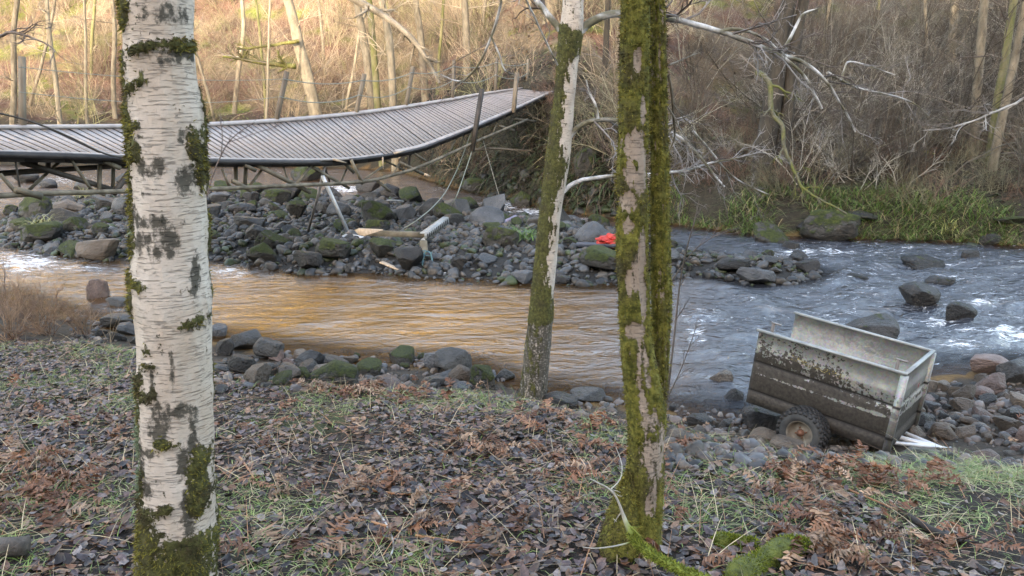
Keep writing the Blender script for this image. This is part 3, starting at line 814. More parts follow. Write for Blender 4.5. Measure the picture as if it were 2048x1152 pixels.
for a, b, r, mt, dd in [((40, 323), (233, 382), .055, 'darkwood', .3), ((262, 340), (227, 388), .06, 'darkwood', .1), ((200, 322), (198, 381), .045, 'oldwood', .25), ((227, 318), (226, 376), .04, 'oldwood', .4), ((141, 318), (185, 383), .03, 'oldwood', .05),
        ((123, 319), (56, 382), .03, 'oldwood', .5), ((0, 348), (37, 391), .035, 'oldwood', .1), ((31, 379), (83, 393), .06, 'oldwood', -.1), ((206, 322), (240, 336), .05, 'oldwood', .05), ((30, 318), (40, 378), .018, 'darkwood', .1), ((96, 318), (96, 336), .05, 'darkwood', .5), ((70, 318), (70, 336), .05, 'darkwood', .8),
        ((444, 338), (459, 375), .03, 'oldwood', .1), ((465, 362), (502, 381), .06, 'oldwood', .0), ((488, 329), (511, 341), .05, 'oldwood', .0), ((500, 323), (621, 385), .06, 'oldwood', .1), ((536, 323), (500, 371), .033, 'oldwood', .3), ((563, 322), (579, 369), .025, 'oldwood', .2),
        ((626, 326), (592, 369), .04, 'oldwood', .1), ((602, 322), (698, 376), .045, 'oldwood', .25), ((702, 320), (725, 368), .05, 'oldwood', -.05), ((685, 323), (708, 345), .05, 'oldwood', .3), ((768, 331), (725, 361), .03, 'oldwood', .2), ((752, 360), (781, 383), .04, 'oldwood', .1),
        ((647, 325), (660, 366), .03, 'darkwood', .4), ((801, 322), (786, 350), .025, 'oldwood', .2), ((800, 325), (848, 349), .05, 'oldwood', .0), ((828, 307), (850, 321), .045, 'oldwood', .1), ((910, 280), (899, 303), .028, 'oldwood', .2), ((998, 252), (1028, 261), .055, 'oldwood', .1), ((1000, 232), (985, 266), .03, 'oldwood', .3),
        ((1030, 238), (1070, 243), .05, 'oldwood', .3), ((471, 330), (472, 362), .05, 'oldwood', .6), ((492, 330), (490, 370), .05, 'oldwood', .5), ((820, 308), (817, 334), .04, 'darkwood', .4), ((700, 321), (683, 362), .03, 'oldwood', .5), ((750, 312), (812, 342), .03, 'oldwood', .6), ((870, 288), (862, 318), .03, 'oldwood', .5), ((930, 262), (922, 292), .03, 'oldwood', .5)]:
    member(a, b, r, MAT[mt], 'brace', dd)
for a, b, r in [((848, 349), (862, 353), .045), ((668, 319), (694, 326), .028), ((788, 307), (812, 301), .03), ((765, 314), (766.5, 338), .02)]:
    m = MB(); A, B_ = npx(*a, -.04), npx(*b, -.04)
    m.tube([A, A * .6 + B_ * .4, B_], [r, r * .9, .004], 6); lb(m, 'split_end', MAT['freshwood'])
RAILS = {}
for k, (base, top, r) in enumerate([((45, 254), (44, 113), .06), ((552, 243), (574, 143), .06), ((711, 231), (729, 148), .06), ((812, 214), (826, 133), .06), ((905, 199), (908, 121), .055), ((990, 185), (994, 114), .055), ((1053, 176), (1056, 118), .05)]):
    s_, A = far_pt(*base)
    d = DF + .88 * s_
    B_ = P(top[0], top[1], d - .1)
    m = MB(); m.beam(A - unit(B_ - A) * .3, B_, r * 1.35, r * 1.35, up=(.88, -.48, 0)); lb(m, 'handrail_post', MAT['postwood'])
    RAILS[k] = (A, B_)
for base, top in [((944, 302), (964, 178)), ((1027, 226), (1034, 146))]:
    d = DN + .88 * edge_s(base[0], XN, DN) - .12
    A, B_ = P(base[0], base[1], d), P(top[0], top[1], d)
    m = MB(); m.beam(A, B_, .105, .105, up=(.88, -.48, 0)); lb(m, 'handrail_post', MAT['postwood'] if base[0] > 1000 else MAT['darkwood'])
m = MB()
for f, sag in ((.85, .10), (.5, .16)):
    for k in range(6):
        A = RAILS[k][0] * (1 - f) + RAILS[k][1] * f; B_ = RAILS[k+1][0] * (1 - f) + RAILS[k+1][1] * f
        t = np.linspace(0, 1, 14)[:, None]
        m.tube(A * (1 - t) + B_ * t - np.array([0, 0, 1]) * sag * 4 * t * (1 - t) + np.array([0, -.08, 0]), .011 if k else .006, 4, cap=False)
lb(m, 'handrail_rope', MAT['grey_rope'])
m = MB(); m.tube(smoothpath(np.array([P(*q) for q in [(-40, 218, 10.9), (60, 240, 11.4), (150, 278, 12.0), (200, 305, 12.3), (230, 313, 12.5), (262, 316, 12.8)]])), .014, 5); lb(m, 'handrail_rope', MAT['darkwood'])

# --- propping poles under the sag
d_t = 17.0
gz = lambda px, py: gp(px, py)
foot = gp(697, 466); dft = foot[1] / ray(697, 466)[1] - .7; foot = P(697, 466, dft)
prop = empty('steel_prop', foot, 'pair of thin steel poles propping the sagging bridge on the stones', 'pole')
for pts, r, mt, nm in [([(697, 466, dft), (645, 352, d_t + .2)], .042, 'steel', 'leg'), ([(616, 462, dft + .2), (634, 400, d_t + .4), (652, 322, d_t + .2)], .032, 'dullsteel', 'leg'),
                       ([(697, 469, dft), (659, 489, dft - .35)], .042, 'steel', 'foot_tube'), ([(697, 469, dft), (776, 488, dft - .3)], .038, 'steel', 'foot_tube')]:
    m = MB(); m.tube([P(*q) for q in pts], r, 10); o = m.build(nm, MAT[mt], prop, smooth=False, loc=-Vector(foot))
m = MB(); m.tube([P(697, 459, dft), P(697, 473, dft)], .065, 10); m.build('clamp', MAT['dullsteel'], prop, loc=-Vector(foot))

# ropes trailing from the bridge, and wreckage on the bar
def loose(name, pts, r, mat, label, cat, sides=5, k=4):
    p = np.array([P(*q) for q in pts]); m = MB(); o = p.mean(0); m.tube(smoothpath(p, k) - o, r, sides)
    return tag(m.build(name, mat, loc=o, smooth=True), label, cat)
dI = lambda px, py: (lambda g: g[1] / ray(px, py)[1])(gp(px, py))
dn = lambda px: DN + .88 * edge_s(px, XN, DN)
loose('hanging_rope', [(946, 252, dn(946)), (938, 275, dn(946)), (929, 302, dn(940)), (914, 340, 22.2), (890, 388, 20.6), (862, 418, 19.3), (835, 440, 18.4), (800, 462, dI(800, 462))], .013, MAT['grey_rope'], 'long slack rope running from the bridge post down to the stones, left of two', 'rope')
loose('hanging_rope', [(946, 292, dn(946)), (941, 312, dn(946) - .3), (926, 356, 21.8), (914, 392, 20.4), (895, 425, dI(895, 425))], .013, MAT['grey_rope'], 'shorter rope hanging steeply from the foot of the bridge post, right of two', 'rope')
loose('hanging_vine', [(966, 280, 23), (976, 315, 22.6), (985, 345, 22.4), (997, 388, 22.2), (1006, 405, 22.2), (1018, 421, 22.2)], .012, MAT['wire'], 'thin brown vine hanging to the white water right of the ropes', 'vine')
def plank(name, a, b, w, h, mat, label, cat, tip=None, lift=.03):
    A, B_ = np.array(a, float), np.array(b, float); o = (A + B_) / 2
    m = MB(); m.beam(A - o, B_ - o, w, h); ob = tag(m.build(name, mat, loc=o), label, cat)
    bv = ob.modifiers.new('bevel', 'BEVEL'); bv.width = min(w, h) * .12; bv.segments = 1
    return ob, o
d1 = dI(716, 476) - .9; d2 = dI(850, 476) - .9
A, B_ = P(718, 465, d1), P(852, 470, d2)
pl, o = plank('broken_plank', A, B_, .07, .125, MAT['oldwood'], 'long dark plank lying level on the stones with a pale split end', 'plank')
m = MB()
e = unit(A - B_)
m.add([A + [0, -.038, .09] - o, A + [0, .038, .09] - o, A - e * .55 + [0, -.038, .085] - o, A - e * .5 + [0, .038, .085] - o, A + [0, -.038, -.05] - o, A + [0, .038, -.05] - o, A - e * .12 + [0, -.039, -.06] - o, A - e * .1 + [0, .038, -.06] - o, A + e * .1 + [0, 0, .05] - o],
      [[[0, 2, 6, 4], [1, 5, 7, 3], [0, 1, 3, 2]], [[0, 4, 8], [4, 5, 8], [5, 1, 8], [1, 0, 8]]])
m.build('split_end', MAT['freshwood'], pl)
dA = dI(850, 488) - .5
A, B_ = P(851, 474, dA - .25), P(897, 441, dA + .55)
m = MB(); o = (A + B_) / 2; ax = (B_ - A) / 2; n_ = unit(ax); sd = unit(np.cross(n_, (0, 0, 1))); up = np.cross(sd, n_)
m.box(np.zeros(3), ax, sd * .012, up * .08)
m.box(up * .075 - sd * .07, ax, sd * .06, up * .008); m.box(-up * .075 - sd * .07, ax, sd * .06, up * .008)
for t in np.linspace(-.93, .93, 17):
    m.box(ax * t - sd * .02, n_ * .022, sd * .012, up * .07)
ms = MB()
for t in np.linspace(-.86, .86, 12): ms.box(ax * t + sd * .014, n_ * .018, sd * .003, up * .05); ms.box(ax * t - sd * .015, n_ * .018, sd * .003, up * .05)
chn = tag(m.build('metal_channel', MAT['alu'], loc=o), 'pale ribbed metal channel tilted up on the stones at the plank end', 'metal rail')
ms.build('slots', MAT['deck_side'], chn)
A, B_ = P(846, 482, dA - .3), P(849, 515, dA - .35)
plank('short_post', A, B_, .16, .16, MAT['oldwood'], 'short grey post stub standing below the pale metal channel', 'post')
rr = np.random.default_rng(9)
pts = []
for k in range(60):
    t = k / 59 * 6 * math.pi
    cx, cy = 855 + 9 * math.cos(t) + 3 * rr.normal() * .5, 518 + (22 if k > 12 else 8) * math.sin(t) + (6 if k > 12 else -14)
    pts.append((cx, min(max(cy, 490), 546), dA - 1.0 + .05 * math.sin(t * .7)))
loose('rope_tangle', pts, .012, MAT['rope'], 'tangle of blue rope hanging in loops below the post stub', 'rope', 5, 2)
loose('blue_cord', [(768, 500, dI(768, 500) - .1), (769, 512, dI(768, 505)), (775, 526, dI(775, 526) - .05), (785, 537, dI(785, 537)), (795, 545, dI(795, 548))], .011, MAT['rope'], 'single strand of blue cord curving down to the water', 'rope')
dpp = dI(775, 530)
pl2, o = plank('driftwood_board', P(762, 524, dpp - .1), P(800, 540, dpp - .3), .11, .03, MAT['freshwood'], 'pale bare slat poking out at the water edge', 'slat')
m = MB(); q = smoothpath(np.array([P(a, b, dI(855, 548)) for a, b in [(862, 544), (872, 551), (885, 549), (893, 545)]])); m.tube(q - q[0], .02, 6)
tag(m.build('white_strap', MAT['alu'], loc=q[0]), 'short white strap at the waterline below the blue rope', 'strap')
m = MB(); q = smoothpath(np.array([P(a, b, 22.4) for a, b in [(752, 400), (766, 403), (782, 400), (808, 403)]])); m.tube(q - q[0], .025, 6)
tag(m.build('pale_stick', MAT['alu'], loc=q[0]), 'pale stick lying at the water behind the gravel bar', 'stick')
dp = dI(990, 450)
for k, (a, b, r, mt, lab) in enumerate([((955, 458), (1003, 435), .05, 'lilac', 'upper of two lilac grey pipes lying slanted on the bar'), ((972, 461), (1032, 434), .055, 'lilac', 'lower longer lilac grey pipe lying slanted on the bar'), ((990, 466), (1042, 434), .035, 'brownpipe', 'thin brown pipe lying beside the lilac grey pipes')]):
    m = MB(); A, B_ = P(*a, dp - .2 - .06 * k), P(*b, dp + .35 - .06 * k); o = (A + B_) / 2; m.tube([A - o, B_ - o], r, 10)
    tag(m.build('scrap_pipe', MAT[mt], loc=o), lab, 'pipe')
A, B_ = P(991, 459, dp - .3), P(995, 485, dI(995, 485)); plank('scrap_strut', A, B_, .06, .05, MAT['brownpipe'], 'short rusty strut standing under the scrap pipes', 'strut')
A, B_ = P(1000, 478, dI(1000, 478)), P(1070, 450, dI(1060, 462)); plank('driftwood_pole', A, B_, .05, .05, MAT['oldwood'], 'thin grey driftwood pole leaning by the long green grass tuft', 'pole')
dq = dI(1195, 498)
plank('dark_board', P(1152, 489, dq), P(1310, 491, dq - .3), .22, .075, MAT['navy'], 'flat blue black board lying across stones behind the twin stemmed tree', 'board')
bm = bmesh.new(); bmesh.ops.create_icosphere(bm, subdivisions=4, radius=1)
for v in bm.verts:
    n = mnoise.fractal(v.co * 1.8, 1, 2, 4)
    v.co = Vector((v.co.x * .26, v.co.y * .15, v.co.z * .14)) * (1 + .45 * n)
me = bpy.data.meshes.new('red_bag'); bm.to_mesh(me); bm.free(); me.materials.append(MAT['red'])
o = bpy.data.objects.new('red_bag', me); o.location = P(1221, 481, dq - .1); C.objects.link(o)
tag(o, 'crumpled bright red bag on the blue black board', 'bag')

# ------------------------------------------------------------------ the stranded trailer
def rotm(a, b, g):
    ca, sa, cb, sb, cg, sg = math.cos(a), math.sin(a), math.cos(b), math.sin(b), math.cos(g), math.sin(g)
    return Matrix(((ca, -sa, 0), (sa, ca, 0), (0, 0, 1))) @ Matrix(((cb, 0, sb), (0, 1, 0), (-sb, 0, cb))) @ Matrix(((1, 0, 0), (0, cg, -sg), (0, sg, cg)))
KS = 1.045
TL, TW, TH = 1.3 * KS, .874 * KS, .729 * KS
org = np.array([0, 0, CAMZ]) + KS * (np.array([2.265, 7.14, .592]) - np.array([0, 0, CAMZ]))
trailer = empty('box_trailer', org, 'muddy galvanised box trailer tipped nose down on the stones', 'trailer')
trailer.rotation_euler = rotm(-.72, .095, -.025).to_euler()
TM = Matrix.Translation(Vector(org)) @ rotm(-.72, .095, -.025).to_4x4()
def m_trailer():
    t = NT('muddy_galvanised'); v = t.coord('Object')
    sx = t.n('SeparateXYZ'); t.l(v, sx.inputs[0])
    big, fine = t.noise(3.2, 5, t.coord('Object', (1, 1, 2.2))), t.noise(24, 6, v, .7)
    streak = t.noise(1, 4, t.coord('Object', (28, 28, 3)), .6)
    spang = t.n('TexVoronoi'); spang.inputs['Scale'].default_value = 55; t.l(v, spang.inputs['Vector'])
    zinc = t.ramp(t.noise(7, 4, v), [(.3, (.28, .285, .275)), (.7, (.44, .435, .41))])
    zinc = t.mix(.25, zinc, t.mix(1, zinc, spang.outputs['Color'], 'MULTIPLY'))
    zr = t.math('DIVIDE', sx.outputs[2], TH)
    xr = t.math('DIVIDE', sx.outputs[0], TL)
    m = t.math('SUBTRACT', 1.36, t.math('MULTIPLY', zr, 1.05))
    m = t.math('SUBTRACT', m, t.math('MULTIPLY', t.ramp(xr, [(.55, 0.0), (1.0, 1.0)]), t.ramp(zr, [(.3, 0.0), (.6, .42)])))
    m = t.math('ADD', m, t.math('MULTIPLY', t.math('SUBTRACT', big, .5), 1.1))
    m = t.math('ADD', m, t.math('MULTIPLY', t.math('SUBTRACT', fine, .5), 2.0))
    m = t.math('ADD', m, t.math('MULTIPLY', t.math('SUBTRACT', streak, .5), .5))
    rub = t.ramp(t.math('ABSOLUTE', t.math('SUBTRACT', zr, .43)), [(.0, .9), (.05, 0.0)])
    m = t.math('SUBTRACT', m, t.math('MULTIPLY', rub, t.ramp(fine, [(.4, 0.0), (.6, 1.0)])))
    msk = t.ramp(m, [(.44, 0.0), (.56, 1.0)])
    mud = t.ramp(t.noise(30, 5, v), [(.3, (.024, .020, .016)), (.7, (.070, .060, .050))])
    c = t.mix(t.math('MULTIPLY', msk, t.attr('outside')), zinc, mud)
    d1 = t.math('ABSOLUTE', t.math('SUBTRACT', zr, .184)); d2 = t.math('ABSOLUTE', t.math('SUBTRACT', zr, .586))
    crease = t.ramp(t.math('MINIMUM', d1, d2), [(.010, .92), (.024, 0.0)])        # packed dirt and groove shade painted dark along the two pressed creases
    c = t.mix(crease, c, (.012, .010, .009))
    band = t.math('ABSOLUTE', t.math('SUBTRACT', t.math('ADD', zr, t.math('MULTIPLY', xr, .12)), .815))
    yl = t.math('MULTIPLY', t.math('LESS_THAN', band, .032), t.math('MULTIPLY', t.math('GREATER_THAN', xr, .27), t.math('LESS_THAN', xr, .67)))
    yl = t.math('MULTIPLY', t.math('MULTIPLY', yl, t.attr('outside')), t.ramp(t.noise(75, 3, v, .6), [(.55, 0.0), (.62, .8)]))
    c = t.mix(t.math('MULTIPLY', yl, .75), c, (.5, .38, .05))
    return t.out(c, t.mix(msk, (.45, .45, .45), (.85, .85, .85)), t.bump(t.math('ADD', t.math('MULTIPLY', msk, fine), big), .5, .012), .5, t.math('MULTIPLY', t.math('SUBTRACT', 1.0, msk), .35))
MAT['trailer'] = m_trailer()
PROF = [(0, .006), (.165, .010), (.175, -.004), (.189, -.004), (.199, .004), (.37, .006), (.41, .014), (.45, .014), (.49, .006), (.567, .010), (.577, -.004), (.591, -.004), (.601, .004), (.69, .006), (.72, .014), (.76, .014), (.80, .006), (1, .006)]
def panel(name, along_axis, base, L, outdir, label=None):
    """a pressed sheet: thin, with rolled ribs running along it; local x runs along along_axis"""
    a, o = np.array(along_axis, float), np.array(outdir, float); base = np.array(base, float)
    V, outs = [], []; n = 40
    xs = np.linspace(0, L, n)
    for side in (0, 1):
        for x in xs:
            for z, q in PROF:
                e = min(x, L - x); k = min(1, e / .035)
                V.append(base + a * x + np.array([0, 0, z * TH]) + o * (q * k - (.004 if side else 0))); outs.append(0 if side else 1)
    np_ = len(PROF); Q = []
    S = n * np_
    for i in range(n - 1):
        for j in range(np_ - 1):
            a0 = i * np_ + j
            Q.append([a0, a0 + np_, a0 + np_ + 1, a0 + 1]); Q.append([S + a0, S + a0 + 1, S + a0 + np_ + 1, S + a0 + np_])
    for i in range(n - 1):
        for j in (0, np_ - 1):
            a0 = i * np_ + j; Q.append([a0, S + a0, S + a0 + np_, a0 + np_])
    for i in (0, n - 1):
        for j in range(np_ - 1):
            a0 = i * np_ + j; Q.append([a0, a0 + 1, S + a0 + 1, S + a0])
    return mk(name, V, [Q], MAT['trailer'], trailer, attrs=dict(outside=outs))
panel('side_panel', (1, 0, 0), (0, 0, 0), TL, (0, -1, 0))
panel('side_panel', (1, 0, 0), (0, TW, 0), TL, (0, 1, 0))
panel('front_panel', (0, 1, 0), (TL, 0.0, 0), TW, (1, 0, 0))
tz = lambda m, n, mt, par=trailer, **k: m.build(n, MAT[mt], par, **k)
m = MB(); m.box((TL/2, TW/2, .0), (TL/2 - .004, 0, 0), (0, TW/2 - .004, 0), (0, 0, .008)); o = tz(m, 'floor_panel', 'trailer', attrs=dict(outside=np.ones(8)))
m = MB()
m.box((TL/2, -.006, TH + .004), (TL/2 + .02, 0, 0), (0, .018, 0), (0, 0, .011)); m.box((TL/2, TW + .006, TH + .004), (TL/2 + .02, 0, 0), (0, .018, 0), (0, 0, .011)); m.box((TL + .008, TW/2, TH + .0045), (.018, 0, 0), (0, TW/2 - .014, 0), (0, 0, .012))
tz(m, 'rim_rail', 'alu')
for y in (-.004, TW + .004):
    m = MB(); m.box((TL + .004, y, TH/2 - .012), (.03, 0, 0), (0, .03, 0), (0, 0, TH/2 - .004)); tz(m, 'corner_post', 'trailer', attrs=dict(outside=np.full(8, .6)))
for x in (.10, TL - .09):
    m = MB(); m.box((x, .075, TH - .04), (.014, 0, 0), (0, .012, 0), (0, 0, .125)); m.box((x + .025, .075, TH + .09), (.05, 0, 0), (0, .014, 0), (0, 0, .006)); tz(m, 'latch_bracket', 'dullsteel')
m = MB()                                     # small red star mark on the front sheet
sv = [(TL + .0325, TW * .55 + .045 * (1 if k % 2 == 0 else .42) * math.sin(k * math.pi / 5), TH * .70 + .045 * (1 if k % 2 == 0 else .42) * math.cos(k * math.pi / 5)) for k in range(10)] + [(TL + .0325, TW * .55, TH * .70)]
m.add(sv, [[[10, (k + 1) % 10, k] for k in range(10)]]); 
MAT['star'] = m_two('faded_red', (.25, .07, .08), (.45, .16, .17), 30, .6, .1, .002); tz(m, 'star_mark', 'star')
# drawbar: a galvanised A-frame under the nose
m = MB(); m.tube([(TL - .25, TW * .2, -.04), (TL + .34, TW * .5, .03)], .02, 8); m.tube([(TL - .25, TW * .8, -.04), (TL + .34, TW * .5, .03)], .02, 8); m.tube([(TL - .35, TW * .5, -.045), (TL + .42, TW * .5, .03)], .028, 8)
m.box((TL + .455, TW/2, .03), (.045, 0, 0), (0, .03, 0), (0, 0, .03)); tz(m, 'drawbar', 'steel')
m = MB(); m.tube([(.46, -.12, -.13), (.46, TW + .12, -.13)], .024, 8); tz(m, 'axle', 'dullsteel')
MAT['tyre'] = m_two('tyre_rubber', (.012, .012, .012), (.035, .032, .03), 10, .7, .3, .004)
MAT['tyre_mud'] = m_two('muddy_sidewall', (.03, .032, .034), (.075, .075, .072), 6, .75, .4, .004)
MAT['hub'] = m_two('dirty_cream_rim', (.10, .085, .066), (.24, .21, .17), 9, .65, .4, .004)
MAT['rust'] = m_two('rust', (.10, .04, .022), (.22, .10, .06), 20, .8, .5, .004)
inv = TM.inverted()
rc = ray(1606, 862); o1, d1v = inv @ Vector((0, 0, CAMZ)), (inv.to_3x3() @ Vector(rc))
kk = (-.13 - o1.y) / d1v.y
wc = o1 + d1v * kk
WR, WW = .232, .105
def wheel(cx, cy, cz, sgn):
    w = bpy.data.objects.new('wheel', None); w.parent = trailer; w.location = (cx, cy, cz); C.objects.link(w)
    prof = [(.118, -.8), (.130, -.98), (.165, -1.05), (.198, -.96), (.217, -.72), (.222, -.3), (.222, .3), (.217, .72), (.198, .96), (.165, 1.05), (.130, .98), (.118, .8)]
    n = 64; V, Q = [], []
    for i in range(n):
        a = i / n * 2 * math.pi
        for r, y in prof: V.append((r * math.cos(a), y * WW, r * math.sin(a)))
    k = len(prof)
    for i in range(n):
        for j in range(k): Q.append([i*k + j, ((i+1) % n)*k + j, ((i+1) % n)*k + (j+1) % k, i*k + (j+1) % k])
    ty = mk('tyre', V, [Q], MAT['tyre_mud'], w, smooth=True)
    kn = MB()
    for i in range(26):
        for row, (rr_, yy) in enumerate([(.2255, -.16), (.2255, .16), (.224, -.5), (.224, .5), (.208, -.90), (.208, .90)]):
            a = (i + (.5 if row in (1, 2, 5) else 0)) / 26 * 2 * math.pi
            er, et = np.array([math.cos(a), 0, math.sin(a)]), np.array([-math.sin(a), 0, math.cos(a)])
            tl = math.radians(38) * np.sign(yy) if row > 3 else 0
            ey = np.array([0, 1.0, 0])
            nr = er * math.cos(tl) + ey * math.sin(tl); ny_ = ey * math.cos(tl) - er * math.sin(tl)
            kn.box(er * rr_ + ey * yy * WW, nr * .011, et * .0165, ny_ * .0155)
    kn.build('tread_knobs', MAT['tyre'], ty)
    rm = MB(); rp = [(.128, -.92), (.120, -.95), (.112, -.8), (.106, -.45), (.07, -.38), (.045, -.48), (.03, -.5), (.03, .5), (.112, .8), (.128, .92)]
    V, Q = [], []
    for i in range(40):
        a = i / 40 * 2 * math.pi
        for r, y in rp: V.append((r * math.cos(a), y * WW * sgn, r * math.sin(a)))
    k = len(rp)
    for i in range(40):
        for j in range(k - 1): Q.append([i*k + j, ((i+1) % 40)*k + j, ((i+1) % 40)*k + j + 1, i*k + j + 1])
    mk('rim', V, [Q], MAT['hub'], w, smooth=True)
    hb = MB(); hb.tube([(0, -.35 * WW * sgn, 0), (0, -.75 * WW * sgn, 0)], .034, 12); hb.tube([(0, -.75 * WW * sgn, 0), (0, -.82 * WW * sgn, 0)], .022, 10)
    for i in range(4): a = i * math.pi / 2 + .4; hb.tube([(.05 * math.cos(a), -.4 * WW * sgn, .05 * math.sin(a)), (.05 * math.cos(a), -.56 * WW * sgn, .05 * math.sin(a))], .009, 6)
    hb.build('hub', MAT['rust'], w)
wheel(wc.x, wc.y, wc.z, 1)
wheel(wc.x, TW + .13, wc.z, -1)

# ------------------------------------------------------------------ stones
def rock_shape(seed, sub=4, facets=7, amp=.28):
    rng = np.random.default_rng(seed)
    bm = bmesh.new(); bmesh.ops.create_icosphere(bm, subdivisions=sub, radius=1)
    V = np.array([v.co for v in bm.verts]); Fc = np.array([[v.index for v in f.verts] for f in bm.faces]); bm.free()
    V = V * (1 + amp * fbm(V[:, 0] * .9 + seed * 3.1, V[:, 1] * .9, V[:, 2] * .9, seed, 3))[:, None]
    for _ in range(facets):
        n = unit(rng.normal(0, 1, 3)); k = rng.uniform(.46, .78)
        ex = np.maximum(V @ n - k, 0); V = V - n[None] * (ex * .92)[:, None]
    V = V * (1 + .035 * fbm(V[:, 0] * 5, V[:, 1] * 5, V[:, 2] * 5, seed + 3, 3))[:, None]
    V = V - (V.max(0) + V.min(0)) / 2
    return V / (V.max(0) - V.min(0)) , Fc      # fits a unit box
SHAPES = [rock_shape(i, 4, [6, 9, 12, 16, 8][i % 5], [.34, .28, .24][i % 3]) for i in range(12)]
ROCKM = {}
def rock(name, loc, size, mat, rng, label, group=None, tilt=.25, shape=None, rz=None):
    k = int(rng.integers(12)) if shape is None else shape
    if (k, mat) not in ROCKM:
        o = mk(name, SHAPES[k][0], [SHAPES[k][1]], MAT[mat], smooth=True); ROCKM[(k, mat)] = o.data
    else:
        o = bpy.data.objects.new(name, ROCKM[(k, mat)]); C.objects.link(o)
    o.location = loc; o.scale = size
    o.rotation_euler = (rng.normal(0, tilt), rng.normal(0, tilt), rng.uniform(0, 6.28) if rz is None else rz)
    return tag(o, label, 'rock', group)
rr = np.random.default_rng(31)
taken = [(w.x, w.y - .1, .27) for w in [TM @ Vector((TL + q, TW * .5 + e, -.05)) for q in (.05, .2, .35, .5) for e in (-.1, .1)]] + [(P(a, b, dI(a, b))[0], P(a, b, dI(a, b))[1], .28) for a, b in [(697, 470), (680, 480), (660, 490), (720, 476), (750, 484), (776, 490), (720, 474), (760, 476), (800, 478), (840, 480), (860, 490), (880, 460), (850, 515), (618, 462)]]
